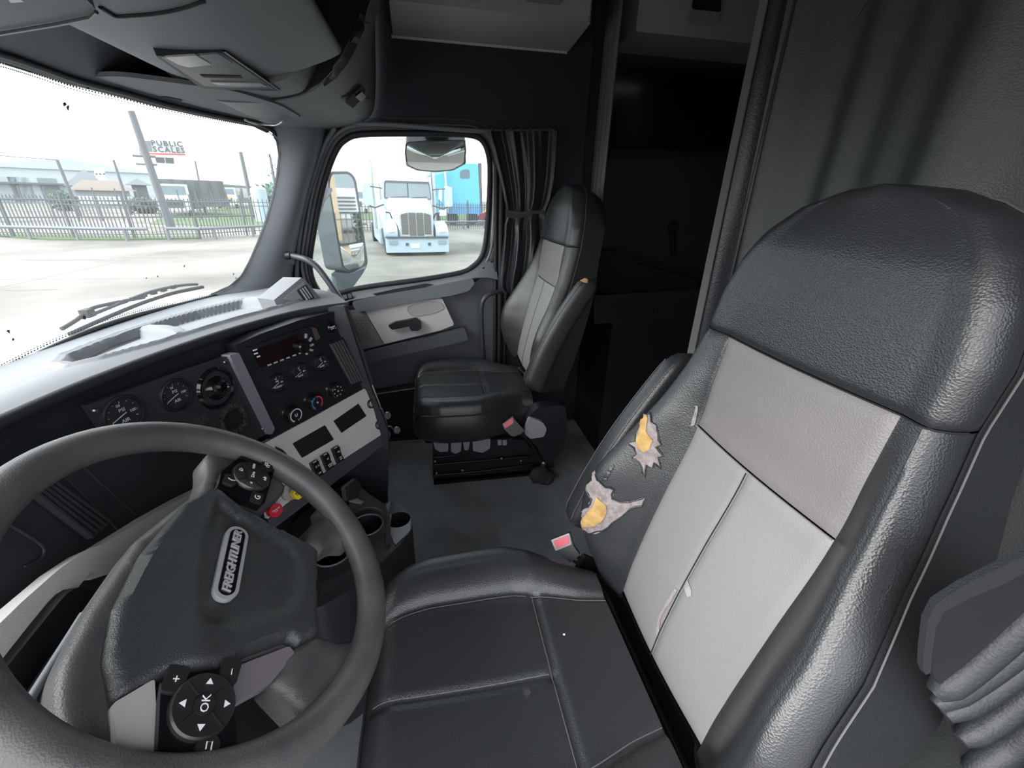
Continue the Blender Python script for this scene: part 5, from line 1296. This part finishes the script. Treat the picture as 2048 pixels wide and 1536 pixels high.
bm.faces.new(v0[::-1]); pk_me = bpy.data.meshes.new('picket'); bm.to_mesh(pk_me); bm.free(); pk_me.materials.append(IRON)
bm = bmesh.new(); add_box(bm, (0, 0, .95), (.075, .075, 1.9)); add_box(bm, (0, 0, 1.91), (.095, .095, .03)); po_me = bpy.data.meshes.new('post'); bm.to_mesh(po_me); bm.free(); po_me.materials.append(IRON)
allp = [p for p in seg_pts(FP[:5], .150) if p[0].y < 27]+seg_pts(FP[4:], .21)
allp.sort(key=lambda q: (q[0]-CAM).length)
def put(me, name, p, d, par):
    o = bpy.data.objects.new(name, me); COL.objects.link(o); o.parent = par; o.location = p-V(par.location); o.rotation_euler = (0, 0, atan2(d.y, d.x)); return o
for p, d in allp[:290]: put(pk_me, 'picket', p, d, fn)
for p, d in seg_pts(FP, 2.45): put(po_me, 'post', p, d, fn)
for z in (.22, 1.42, 1.60):
    for a, b in zip(FP[:-1], FP[1:]):
        d = (b-a).normalized(); bm = bmesh.new(); add_box(bm, (a+b)/2+V((0, 0, z)), ((b-a).length, .035, .035), d, V((0, 0, 1)).cross(d), V((0, 0, 1))); fin(bm, 'rail', IRON, fn)
def guard(name, P, label):
    r_ = root(name, P[0], label, 'guard rail')
    for a, b in zip(P[:-1], P[1:]): tube('pipe', [a+V((0, 0, .50)), b+V((0, 0, .50))], .065, mat('pipe_grey', (.12, .14, .155), .6), r_, 10)
    for p, d in seg_pts(P, 1.9): tube('pipe_post', [p, p+V((0, 0, .46))], .06, MATS['pipe_grey'], r_, 8)
guard('pipe_guard_rail', [V((23.0, 28, G)), V((21.7, 18.5, G)), V((21.1, 13.5, G)), V((21.3, 12.1, G))], 'grey pipe guard rail in front of the left stretch of fence')
guard('pipe_guard_rail', [V((21.6, 11.5, G)), V((21.8, 10.2, G)), V((24.3, 8.4, G)), V((27.5, 3.6, G))], 'grey pipe guard rail in front of the fence corner beside the windscreen pillar')
guard('pipe_guard_rail', [V((30.4, -1.0, G)), V((33.5, -6.0, G)), V((35, -8.5, G))], 'grey pipe guard rail right of the pale blue truck')
# second fence farther off, posts and thin rails
f2 = root('far_fence', V((34, 20, G)), 'tall sparse dark fence farther away across the road', 'fence')
F2 = [V((33, 40, G)), V((33, 26, G)), V((37, 17.5, G)), V((42, 13.5, G)), V((60, 12, G))]
for p, d in seg_pts(F2, 1.15): bm = bmesh.new(); add_box(bm, p+V((0, 0, .95)), (.06, .06, 2.3)); fin(bm, 'post', IRON, f2)
for z in (.25, 1.3):
    for a, b in zip(F2[:-1], F2[1:]): tube('rail', [a+V((0, 0, z)), b+V((0, 0, z))], .05, IRON, f2, 6)
# ---- poles
POLE = mat('pole_wood', (.10, .11, .12), .9)
def pole(bx, by, tx, ty, dist, r, label, name='utility_pole'):
    d = ray(bx, by); h = V((d.x, d.y, 0)).normalized(); b = V((CAM.x, CAM.y, G))+h*dist
    dt = ray(tx, ty); zt = CAM.z+dt.z/math.hypot(dt.x, dt.y)*dist
    t = V((CAM.x, CAM.y, 0))+V((dt.x, dt.y, 0)).normalized()*dist; t.z = zt
    o = root(name, b, label, 'pole'); tube('shaft', [b, t], [r*1.15, r*.8], POLE, o, 10); return o, b, t
o, b_, t_ = pole(340, 449, 262, 222, 33, .19, 'thick dark leaning utility pole in front of the public scales sign')
tube('crossarm', [t_+V((-.1, .5, -2.1)), t_+V((.1, -.5, -2.1))], .06, POLE, o, 8)
tube('crossarm', [t_+V((-.1, .45, -2.5)), t_+V((.1, -.45, -2.5))], .05, POLE, o, 8)
p2, b2_, t2_ = pole(156, 420, 114, 320, 50, .12, 'slim utility pole nearest the left edge, with a wire at its top')
tube('wire', [t2_, t2_+V((-6, 30, 1.2))], .04, POLE, p2, 4)
pole(256, 410, 227, 320, 52, .11, 'slim utility pole left of the public scales sign')
pole(404, 400, 390, 322, 55, .09, 'thin lamp pole right of the public scales sign')
pole(504, 410, 481, 304, 45, .17, 'grey utility pole near the right edge of the windscreen')
# ---- sign
def far(px, py, dist):
    d = ray(px, py); return CAM+d*(dist/math.hypot(d.x, d.y))
SD = 62
PSg = Plane(far(320, 300, SD), -V((ray(320, 300).x, ray(320, 300).y, 0)))
sg_ = root('public_scales_sign', V((far(328, 380, SD).x, far(328, 380, SD).y, G)), 'tall white PUBLIC SCALES sign on a pale column beyond the road', 'sign')
WSG = mat('sign_white', (.55, .56, .57), .6)
prism('sign_board', PSg.pts([(276, 281), (366, 283), (372, 311), (280, 309)]), PSg.n, .3, WSG, sg_)
prism('reader_board', PSg.pts([(302, 311), (352, 313), (356, 334), (306, 332)]), PSg.n, .3, WSG, sg_)
DKS = mat('sign_dark', (.05, .06, .07), .7); RDS = mat('sign_red', (.50, .10, .07), .7)
prism('panel_pane', PSg.pts([(310, 314), (328, 315), (330, 326), (313, 325)], .05), PSg.n, .1, DKS, sg_)
prism('panel_pane', PSg.pts([(330, 315), (347, 316), (348, 327), (332, 326)], .05), PSg.n, .1, DKS, sg_)
prism('red_stripe', PSg.pts([(279, 305), (371, 308), (372, 311), (280, 308.5)], .05), PSg.n, .1, RDS, sg_)
prism('logo_block', PSg.pts([(276, 282), (300, 282), (305, 303), (279, 303)], .05), PSg.n, .1, mat('sign_grey', (.16, .17, .18), .7), sg_)
prism('logo_block', PSg.pts([(281, 296), (292, 296), (294, 302), (282, 302)], .12), PSg.n, .1, WSG, sg_)
def sgtext(s, px, py, px2, size, m):
    c = PSg.at(px, py, .1); u = (PSg.at(px2, py+1.2, .1)-c).normalized(); text('lettering', s, c, u, V((0, 0, 1)), size, m, sg_, .02, bold=.015, space=1.22)
sgtext('PUBLIC', 334, 287.5, 360, .70, DKS); sgtext('SCALES', 338, 300, 366, .70, DKS)
tube('sign_column', [V((far(331, 340, SD).x, far(331, 340, SD).y, G)), far(329, 333, SD)-V((0, 0, .2))], .55, WSG, sg_, 12)
PS2 = Plane(far(200, 345, 82), -V((ray(200, 345).x, ray(200, 345).y, 0)))
s2 = root('roadside_sign', V((far(212, 380, 82).x, far(212, 380, 82).y, G)), 'small white rounded roadside sign behind the brown-roofed house', 'sign')
prism('sign_board', rnd(PS2.pts([(186, 336), (207, 335), (213, 358), (192, 359)]), .4), PS2.n, .3, WSG, s2)
for k in range(3): prism('printed_mark', [PS2.at(193+k*7.5+a, 348+b, .1) for a, b in ((-2, -1.3), (2, -1.3), (2, 1.3), (-2, 1.3))], PS2.n, .05, DKS, s2)
tube('sign_column', [V((far(215, 380, 82).x, far(215, 380, 82).y, G)), far(206, 357, 82)], .5, WSG, s2, 10)
# ---- buildings
def building(name, label, px0, px1, ytop, dist, depth, m, roofm=None, roof=0, par=None, ybot=None):
    a, b = far(px0, ytop, dist), far(px1, ytop, dist); zt_ = (a.z+b.z)/2
    d = (b-a); d.z = 0; L = d.length; d.normalize(); n = V((0, 0, 1)).cross(d)
    if n.dot(a-CAM) < 0: n = -n
    o = root(name, V((a.x, a.y, G)), label, 'building')
    c = (a+b)/2; bm = bmesh.new(); add_box(bm, V((c.x, c.y, (zt_+G)/2))+n*depth/2, (L, depth, zt_-G), d, n, V((0, 0, 1))); fin(bm, 'wall', m, o)
    if roofm:
        bm = bmesh.new(); e = .6
        q = [V((a.x, a.y, zt_))-d*e-n*e, V((b.x, b.y, zt_))+d*e-n*e, V((b.x, b.y, zt_))+d*e+n*(depth+e), V((a.x, a.y, zt_))-d*e+n*(depth+e)]
        if roof < 0:   # hipped
            r0 = (q[0]+q[3])/2+d*L*.3+V((0, 0, -roof)); r1 = (q[1]+q[2])/2-d*L*.3+V((0, 0, -roof))
            vs = q+[r0, r1]; fs = [(0, 1, 5, 4), (1, 2, 5), (2, 3, 4, 5), (3, 0, 4), (0, 3, 2, 1)]
        else:
            r0 = (q[0]+q[1])/2+V((0, 0, roof)); r1 = (q[2]+q[3])/2+V((0, 0, roof)); vs = q+[r0, r1]; fs = [(0, 1, 4), (1, 2, 5, 4), (2, 3, 5), (3, 0, 4, 5), (0, 3, 2, 1)]
        mesh('roof', vs, fs, roofm, o)
    return o, a, b, d, n, zt_
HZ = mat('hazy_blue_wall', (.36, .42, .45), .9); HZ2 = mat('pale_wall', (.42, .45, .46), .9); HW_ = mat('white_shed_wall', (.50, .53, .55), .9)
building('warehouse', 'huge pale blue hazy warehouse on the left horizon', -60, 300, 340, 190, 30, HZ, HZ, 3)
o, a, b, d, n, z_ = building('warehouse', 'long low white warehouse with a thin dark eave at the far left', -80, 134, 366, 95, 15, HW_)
bm = bmesh.new(); add_box(bm, (a+b)/2+V((0, 0, .0))-n*.5, ((b-a).length, 1.2, .22), d, n, V((0, 0, 1))); fin(bm, 'eave', mat('eave_dark', (.10, .12, .13), .8), o)
for k in range(5):
    c = a.lerp(b, (k+.5)/5); bm = bmesh.new(); add_box(bm, V((c.x, c.y, G+1.6))-n*.05, (4.2, .2, 3.2), d, n, V((0, 0, 1))); fin(bm, 'loading_door', HZ, o)
building('shed', 'grey gabled shed behind the brown-roofed house', 140, 215, 372, 84, 8, mat('shed_grey', (.26, .30, .32), .9), mat('shed_grey', (.2, .2, .2)), 2.0)
o, a, b, d, n, z_ = building('house', 'low house with a brown hipped roof and grey walls', 150, 258, 381, 70, 10, mat('house_wall', (.26, .29, .30), .9), mat('brown_roof', (.12, .10, .085), .9), -1.1)
for k in range(5):
    c = a.lerp(b, (k+.5)/5); bm = bmesh.new(); add_box(bm, V((c.x, c.y, z_-1.0))-n*.06, (.9, .12, .8), d, n, V((0, 0, 1))); fin(bm, 'window', WSG, o)
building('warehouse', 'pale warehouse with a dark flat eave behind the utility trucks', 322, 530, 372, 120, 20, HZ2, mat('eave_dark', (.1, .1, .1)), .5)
building('shed', 'dark open-fronted shed between the house and the thick pole', 262, 292, 370, 80, 8, mat('shed_dark', (.10, .12, .13), .9), mat('shed_grey', (.2, .2, .2)), .8)
# distant parked vehicles beyond the fence
def simple_truck(name, label, px, py, dist, w_, cabm, bedm, hb, group=None):
    c = far(px, py, dist); c.z = G; h = V((c.x-CAM.x, c.y-CAM.y, 0)).normalized(); s = h.cross(V((0, 0, 1)))
    o = root(name, c, label, 'truck', group); 
    bm = bmesh.new(); add_box(bm, c+V((0, 0, 1.0)), (2.3, 2.0, .9), s, h, V((0, 0, 1))); fin(bm, 'hood', cabm, o, 35, .12)
    bm = bmesh.new(); add_box(bm, c+h*1.6+V((0, 0, 1.9)), (2.3, 1.5, 1.3), s, h, V((0, 0, 1))); fin(bm, 'cab', cabm, o, 35, .15)
    bm = bmesh.new(); add_box(bm, c+h*.83+V((0, 0, 2.05)), (1.9, .06, .7), s, h, V((0, 0, 1))); fin(bm, 'windshield', mat('far_glass', (.12, .17, .19), .3), o)
    bm = bmesh.new(); add_box(bm, c-h*1.02+V((0, 0, 1.05)), (1.1, .06, .6), s, h, V((0, 0, 1))); fin(bm, 'grille', DKS, o)
    for q in (-1, 1):
        tube('wheel', [c+s*q*.8+V((0, 0, .45))-h*.2, c+s*q*1.15+V((0, 0, .45))-h*.2], .45, RUB, o, 16)
    if bedm:
        bm = bmesh.new(); add_box(bm, c+h*4.6+s*1.5+V((0, 0, 1.9)), (5.0, 4.0, hb), s, h, V((0, 0, 1))); fin(bm, 'dump_bed', bedm, o)
        for k in range(6):
            bm = bmesh.new(); add_box(bm, c+h*2.55+s*(-.8+k*.9)+V((0, 0, 1.9)), (.14, .1, hb), s, h, V((0, 0, 1))); fin(bm, 'rib', IRON, o)
    return o
simple_truck('dump_truck', 'white dump truck with a dark ribbed bed beyond the fence', 350, 405, 48, 2.3, WSG, mat('bed_dark', (.09, .10, .11), .8), 2.1)
simple_truck('service_truck', 'white service truck parked right of the dump truck', 455, 400, 72, 2.3, WSG, mat('bed_pale', (.35, .37, .38), .8), 1.2)
def canopy(name, label, px, py, dist, m, w_=3):
    c = far(px, py, dist); o = root(name, V((c.x, c.y, G)), label, 'equipment')
    for s_ in (-1, 1): tube('upright', [V((c.x, c.y+s_*w_*.4, G)), V((c.x, c.y+s_*w_*.4, c.z))], .07, IRON, o, 6)
    bm = bmesh.new(); add_box(bm, c, (2, w_, .25)); fin(bm, 'canopy', m, o, 35, .05)
    bm = bmesh.new(); add_box(bm, V((c.x, c.y, G+1.0)), (1.8, w_*.8, 1.2)); fin(bm, 'engine_body', IRON, o, 35, .1)
canopy('drill_rig', 'machine with a teal canopy beyond the fence', 363, 377, 56.5, mat('teal', (.04, .28, .24), .6))
canopy('excavator', 'yellow earthmover beyond the fence', 427, 396, 64, mat('machine_yellow', (.55, .34, .08), .6))
canopy('loader', 'orange and white loader near the pillar', 496, 388, 92, mat('machine_orange', (.50, .33, .14), .6), 5)
tk = far(520, 400, 40); tko = root('storage_tank', V((tk.x, tk.y, G)), 'pale blue upright storage tank beside the windscreen pillar', 'tank')
lathe('shell', V((tk.x, tk.y, G)), V((0, 0, 1)), [(0, 0), (.55, 0), (.55, 2.3), (.3, 2.5), (0, 2.5)], mat('tank_blue', (.30, .40, .45), .6), tko, 24)
# trees
def tree_(name, label, px, ytop, dist, r, th, seed, m1=(.05, .10, .06), n=500):
    rr = random.Random(seed); t = far(px, ytop, dist); b = V((t.x, t.y, G)); o = root(name, b, label, 'tree')
    tube('trunk', [b, V((t.x, t.y, t.z-r))], [.16, .07], POLE, o, 8)
    vs = []; fs = []; c = V((t.x, t.y, t.z-r*th))
    for k in range(n):
        q = V((rr.gauss(0, 1), rr.gauss(0, 1), rr.gauss(0, 1))).normalized()*rr.uniform(.35, 1)
        p = c+V((q.x*r, q.y*r, q.z*r*th)); a = V((rr.uniform(-1, 1), rr.uniform(-1, 1), rr.uniform(-1, 1))).normalized()*.16*r; e = a.orthogonal().normalized()*.13*r
        i = len(vs); vs += [p-a, p+e, p+a, p-e]; fs.append((i, i+1, i+2, i+3))
    me = bpy.data.meshes.new('foliage'); me.from_pydata(vs, [], fs); me.materials.append(mat('leaf_%d' % int(m1[1]*100), m1, .8)); f_ = link('foliage', me, o); f_['kind'] = 'stuff'
tree_('slender_tree', 'slender wispy tree at the right edge of the windscreen', 536, 292, 38, .5, 5.0, 1, (.07, .15, .13), 140)
tree_('bushy_tree', 'bushy green tree behind the tank beside the pillar', 536, 362, 42, 1.5, .9, 2, (.06, .13, .09))
tree_('small_tree', 'small dark tree beside the white warehouse', 118, 380, 62, 1.2, .8, 3, (.05, .09, .06))
tree_('shrub', 'dark shrubby tree between the house and the thick pole', 281, 394, 55, 1.3, .6, 4, (.05, .09, .07))
# ================================================================ PALE BLUE SEMI TRUCK FACING THE CAMERA
tp = V((16.2, .36, G))
yaw = radians(10); hx = V((cos(yaw), sin(yaw), 0)); hy = V((-sin(yaw), cos(yaw), 0)); hz = V((0, 0, 1))   # hx: away from us (rearwards), hy: image left
def T(x, y, z): return tp+hx*x+hy*y+hz*(z if z > 1.9 else z-.13*max(0, min(1, (1.9-z)/.5))*min(1, z/.5))
tr = root('semi_truck', tp, 'pale blue semi truck facing us beyond the passenger window', 'truck')
PBL = mat('pale_blue_paint', (.36, .46, .53), .3, coat=.4)
PWB = mat('pale_white_paint', (.46, .52, .56), .3, coat=.4)
def tbox(name, c, s, m, bev=.03, par=None, seg=3):
    bm = bmesh.new(); add_box(bm, T(*c), s, hx, hy, hz); return fin(bm, name, m, par or tr, 35, bev, seg)
tbox('bumper', (.1, 0, .52), (.30, 2.36, .52), PBL, .08)
tbox('bumper_lip', (.02, 0, .80), (.26, 2.3, .05), DKS, .01)
for s_ in (-1, 1):
    tbox('fog_recess', (-.06, s_*.92, .62), (.04, .30, .14), mat('recess_blue', (.2, .27, .32), .5), .02)
    tbox('tow_hole', (-.06, s_*.42, .56), (.04, .10, .10), DKS, .02)
prism('licence_plate', [T(-.07, .30, .38), T(-.07, -.06, .38), T(-.07, -.06, .58), T(-.07, .30, .58)], -hx, .01, WSG, tr)
def loftbox(name, secs, m, bev=0, k=10):
    """secs: list of (x, half width, z bottom, z top, round) sections"""
    vs = []; fs = []; N = None
    for (x, w_, z0_, z1_, r_) in secs:
        L = rnd([V((0, -w_, z0_)), V((0, w_, z0_)), V((0, w_, z1_)), V((0, -w_, z1_))], [.02, .02, r_, r_], 5); N = len(L)
        vs += [T(x, p.y, p.z) for p in L]
    for i in range(len(secs)-1):
        for q in range(N): a = i*N+q; b = i*N+(q+1) % N; fs.append((a, b, b+N, a+N))
    fs += [tuple(range(N))[::-1], tuple(range((len(secs)-1)*N, len(secs)*N))]
    return mesh(name, vs, fs, m, tr, 40)
loftbox('hood', [(.12, .62, .80, 1.60, .12), (.20, .66, .78, 1.74, .16), (.9, .74, .78, 1.92, .22), (1.7, .86, .8, 2.02, .22), (2.1, .92, .8, 2.08, .2)], PWB)
# grille of four dark panes in a bright frame
gf = prism('grille_frame', rnd([T(.10, y, z) for y, z in ((.60, .86), (.64, 1.50), (.5, 1.64), (.0, 1.68), (-.5, 1.64), (-.64, 1.50), (-.60, .86), (0, .78))], .06), -hx, .06, mat('grille_frame_grey', (.42, .46, .48), .3), tr, .01)
for k in range(4):
    y0_ = .56-k*.285; e = .03 if k in (0, 3) else 0
    pts = [T(.085, y0_, .90-(.05 if k in (1, 2) else 0)), T(.085, y0_, 1.58-(e if k == 0 else -.03)), T(.085, y0_-.255, 1.58-(e if k == 3 else -.03)), T(.085, y0_-.255, .90-(.05 if k in (1, 2) else 0))]
    gpn = prism('grille_pane', rnd(pts, .03), -hx, .03, mat('grille_mesh', (.10, .10, .095), .5), gf)
    bm = bmesh.new()
    for j in range(14): add_box(bm, T(.08, y0_-.1275, .93+j*.048), (.01, .235, .010), hx, hy, hz)
    fin(bm, 'mesh_bars', mat('mesh_bar', (.2, .2, .19), .4), gf)['kind'] = 'stuff'
for s_ in (-1, 1):
    # wheel arch fender
    P_ = rnd([V((x, 0, z)) for x, z in ((.05, .80), (.05, 1.05), (.25, 1.22), (.75, 1.36), (1.3, 1.30), (1.7, .95), (1.75, .60), (1.55, .60), (1.40, .98), (.80, 1.12), (.38, .95), (.25, .75))], .08)
    prism('fender', [T(p.x, s_*1.20, p.z) for p in P_], hy*s_, .48, PBL, tr, .06, 3)
    bm = bmesh.new(); bmesh.ops.create_icosphere(bm, subdivisions=3, radius=1)
    for v_ in bm.verts: q = v_.co; v_.co = T(.12+q.x*.10, s_*.96+q.y*.22, 1.02+q.z*.11)
    fin(bm, 'headlight', mat('headlight_glass', (.55, .60, .62), .1, coat=.5), tr)
    tube('front_wheel', [T(.85, s_*.80, .50), T(.85, s_*1.15, .50)], .50, RUB, tr, 28)
    # door mirrors and hood mirrors
    prism('mirror_head', rnd([T(1.5, s_*a, z) for a, z in ((1.42, 1.75), (1.74, 1.78), (1.74, 2.48), (1.44, 2.50))], .06), -hx, .10, PBL, tr, .02)
    tube('mirror_arm', [T(1.9, s_*.95, 1.80), T(1.5, s_*1.35, 1.70), T(1.5, s_*1.55, 1.76)], .028, BLK, tr, 8)
    tube('mirror_arm', [T(1.9, s_*.95, 2.35), T(1.5, s_*1.45, 2.40)], .022, BLK, tr, 8)
    prism('hood_mirror', rnd([T(.75, s_*a, z) for a, z in ((1.02, 1.50), (1.30, 1.52), (1.30, 1.68), (1.02, 1.68))], .05), -hx, .08, WSG, tr, .02)
    tube('hood_mirror_arm', [T(.9, s_*.80, 1.42), T(.75, s_*.88, 1.58), T(.75, s_*1.03, 1.60)], .025, BLK, tr, 8)
    tube('exhaust_stack', [T(3.1, s_*1.28, .9), T(3.1, s_*1.28, 3.45)], .085, mat('stack_chrome', (.45, .48, .50), .3, .8), tr, 16)
    prism('side_fairing', [T(x, s_*1.22, z) for x, z in ((2.0, .35), (5.5, .35), (5.5, 1.0), (2.0, 1.0))], hy*s_, .1, PBL, tr, .02)
    tube('rear_wheel', [T(6.3, s_*.7, .5), T(6.3, s_*1.25, .5)], .5, RUB, tr, 24)
cabb = loftbox('cab', [(1.85, .98, .8, 2.62, .15), (2.15, 1.02, .8, 2.72, .18), (3.2, 1.06, .8, 2.85, .2), (3.3, 1.12, .8, 3.2, .3), (5.3, 1.12, .8, 3.5, .3)], PWB)
loftbox('roof_fairing', [(2.1, .80, 2.6, 2.76, .08), (2.6, .95, 2.6, 3.05, .25), (3.3, 1.08, 2.6, 3.5, .35), (5.3, 1.12, 2.6, 3.75, .35)], PWB)
ws_ = prism('windshield_frame', rnd([T(1.83, y, z) for y, z in ((.94, 1.98), (.88, 2.62), (-.88, 2.62), (-.94, 1.98))], .08), -hx, .05, DKS, tr)
for s_ in (-1, 1): prism('windshield_pane', rnd([T(1.775, s_*y, z) for y, z in ((.90, 2.02), (.84, 2.56), (.02, 2.56), (.02, 2.02))], .05), -hx, .02, mat('truck_glass', (.16, .20, .22), .1, coat=.6), ws_)
tube('truck_wiper', [T(1.75, .7, 2.03), T(1.75, .05, 2.08)], .012, BLK, tr, 6); tube('truck_wiper', [T(1.75, -.1, 2.03), T(1.75, -.75, 2.08)], .012, BLK, tr, 6)
prism('sun_shade_strip', [T(1.76, y, z) for y, z in ((.86, 2.56), (.86, 2.64), (-.86, 2.64), (-.86, 2.56))], -hx, .03, DKS, tr)
for s_ in (-1, 1): prism('door_window', rnd([T(x, s_*1.055, z) for x, z in ((2.15, 1.95), (2.95, 1.95), (2.95, 2.55), (2.3, 2.55))], .06), hy*s_, .02, MATS['truck_glass'], tr)
tube('rear_axle', [T(6.3, -.8, .5), T(6.3, .8, .5)], .12, IRON, tr, 8); tbox('chassis', (4.5, 0, .75), (5.0, .9, .25), IRON, .02)
# ================================================================ BRIGHT BLUE TRUCK BEYOND THE FENCE
bp = GZ(905, 447); bp = V((36.5, 0, G)); q0 = AX(857, 420, 36.5); q1 = AX(962, 425, 36.5)
bt_ = root('blue_truck', V((36.5, (q0.y+q1.y)/2, G)), 'bright blue sleeper truck parked side-on beyond the fence', 'truck')
SKY = mat('bright_blue_paint', (.06, .36, .55), .4); SKD = mat('deep_blue_paint', (.03, .22, .48), .4)
XB = onX(36.5)
prism('sleeper_box', rnd(XB.pts([(890, 427), (890, 352), (897, 338), (930, 327), (956, 328), (961, 427)]), .12), NX, 2.4, SKY, bt_, .1)
prism('sleeper_skirt', XB.pts([(889, 428), (889, 412), (962, 412), (962, 428)], .06), NX, .1, SKD, bt_)
prism('cab_door', rnd(XB.pts([(858, 425), (858, 375), (866, 352), (890, 345), (890, 425)]), .1), NX, 2.2, SKY, bt_, .06)
prism('roof_slope', XB.pts([(850, 352), (868, 345), (892, 330), (892, 352)], -.2), NX, 1.8, mat('light_blue_paint', (.22, .45, .56), .4), bt_, .05)
prism('cab_window', rnd(XB.pts([(862, 392), (862, 376), (874, 374), (874, 392)], .02), .1), NX, .05, MATS['truck_glass'], bt_)
prism('sleeper_window', rnd(XB.pts([(920, 357), (919, 343), (926, 339), (939, 339), (940, 357)], .02), .15), NX, .05, mat('smoke_glass', (.06, .10, .14), .2), bt_)
tube('exhaust_stack', [XB.at(893, 425, .3), XB.at(893, 372, .3)], .22, CHS, bt_, 14); tube('stack_tip', [XB.at(892, 372, .3), XB.at(890, 340, .3)], .09, CHS, bt_, 10)
prism('mirror', rnd(XB.pts([(878, 378), (884, 377), (884, 402), (877, 402)], 1.0), .05), NX, .2, WSG, bt_)
prism('rear_strip', XB.pts([(957, 326), (963, 327), (965, 425), (960, 427)], -.05), NX, .4, DKS, bt_)
tube('wheel', [XB.at(905, 436, -.1), XB.at(905, 436, -.8)], .5, RUB, bt_, 24); tube('wheel', [XB.at(945, 436, -.1), XB.at(945, 436, -.8)], .5, RUB, bt_, 24)
tube('wheel', [XB.at(868, 436, -.1), XB.at(868, 436, -.8)], .5, RUB, bt_, 24)
def car(name, label, px, py, dist, m, wid=1.8):
    c = far(px, py, dist); c.z = G; o = root(name, c, label, 'car')
    P_ = rnd([c+V((0, y, z)) for y, z in ((-2.1, .3), (-2.1, .8), (-1.3, .95), (-.7, 1.4), (.8, 1.4), (1.5, .95), (2.1, .8), (2.1, .3))], .15)
    prism('body', P_, NX, 1.7, m, o, .08); prism('side_glass', rnd([c+V((-.02, y, z)) for y, z in ((-1.1, .97), (-.65, 1.33), (.75, 1.33), (1.3, .97))], .08), NX, .05, DKS, o)
    for y in (-1.3, 1.3): tube('wheel', [c+V((-.05, y, .32)), c+V((.2, y, .32))], .32, RUB, o, 20)
car('red_car', 'red car half hidden by the rear window frame, beyond the fence', 1004, 437, 40, mat('car_red', (.50, .04, .05), .4))
simple_truck('white_truck', 'white truck far behind the pale blue semi', 716, 425, 60, 2.3, WSG, None, 1)
# ---- what the side mirror sees behind the cab
def rear(x, y): return V((x, y, G))
bld = root('tan_building', rear(7.4, -21), 'tan stucco building corner seen in the side mirror', 'building')
TAN = mat('tan_stucco', (.36, .27, .17), .9)
box('wall', (7.3, -21, G+2.2), (1.0, 2, 4.4), TAN, bld); box('roof_slab', (7.6, -20.6, G+4.3), (3.4, 3, .3), DKS, bld, .03)
def rear_truck(name, label, x, y, m):
    o = root(name, rear(x, y), label, 'truck')
    box('cab', (x, y-1.6, G+2.3), (2.4, 2.6, 2.9), m, o, .2); box('hood', (x, y, G+1.5), (2.0, 1.6, 1.6), m, o, .2)
    box('windshield', (x, y-.28, G+2.9), (2.0, .06, .8), MATS['truck_glass'], o, .02)
    box('bumper', (x, y+.85, G+.6), (2.4, .25, .5), mat('bumper_grey', (.3, .3, .3), .5), o, .05)
    for k in range(5): box('grille_slat', (x, y+.82, G+1.15+k*.2), (1.1, .05, .09), DKS, o)
    for s_ in (-1, 1): tube('wheel', [V((x+s_*.9, y, G+.5)), V((x+s_*1.2, y, G+.5))], .5, RUB, o, 20)
rear_truck('white_semi_truck', 'white semi truck parked behind the hedge, seen in the side mirror', 9.6, -25, mat('truck_white', (.55, .56, .57), .4))
rear_truck('red_semi_truck', 'red semi truck seen in the side mirror', 13.8, -30, mat('truck_red', (.55, .03, .07), .4))
hg = root('hedge', rear(8.6, -18), 'dark clipped hedge seen in the side mirror', 'hedge')
rr = random.Random(9); vs = []; fs = []
for k in range(900):
    p = V((8.6+rr.uniform(-.7, .7), -18+rr.uniform(-.5, .5), G+rr.uniform(0, 1.35))); a = V((rr.uniform(-1, 1), rr.uniform(-1, 1), rr.uniform(-1, 1))).normalized()*.12; e = a.orthogonal().normalized()*.09
    i = len(vs); vs += [p-a, p+e, p+a, p-e]; fs.append((i, i+1, i+2, i+3))
me = bpy.data.meshes.new('leaves'); me.from_pydata(vs, [], fs); me.materials.append(mat('hedge_green', (.03, .05, .03), .8)); link('leaves', me, hg)['kind'] = 'stuff'
rf_ = root('rear_fence', rear(7, -16.5), 'low dark iron fence seen in the side mirror', 'fence')
for p, d in seg_pts([rear(3, -16.5), rear(14, -16.5)], .22): put(pk_me, 'picket', p, d, rf_).scale = (1, 1, .8)
for z in (.2, 1.15): box('rail', (8.5, -16.5, G+z), (11, .04, .04), IRON, rf_)
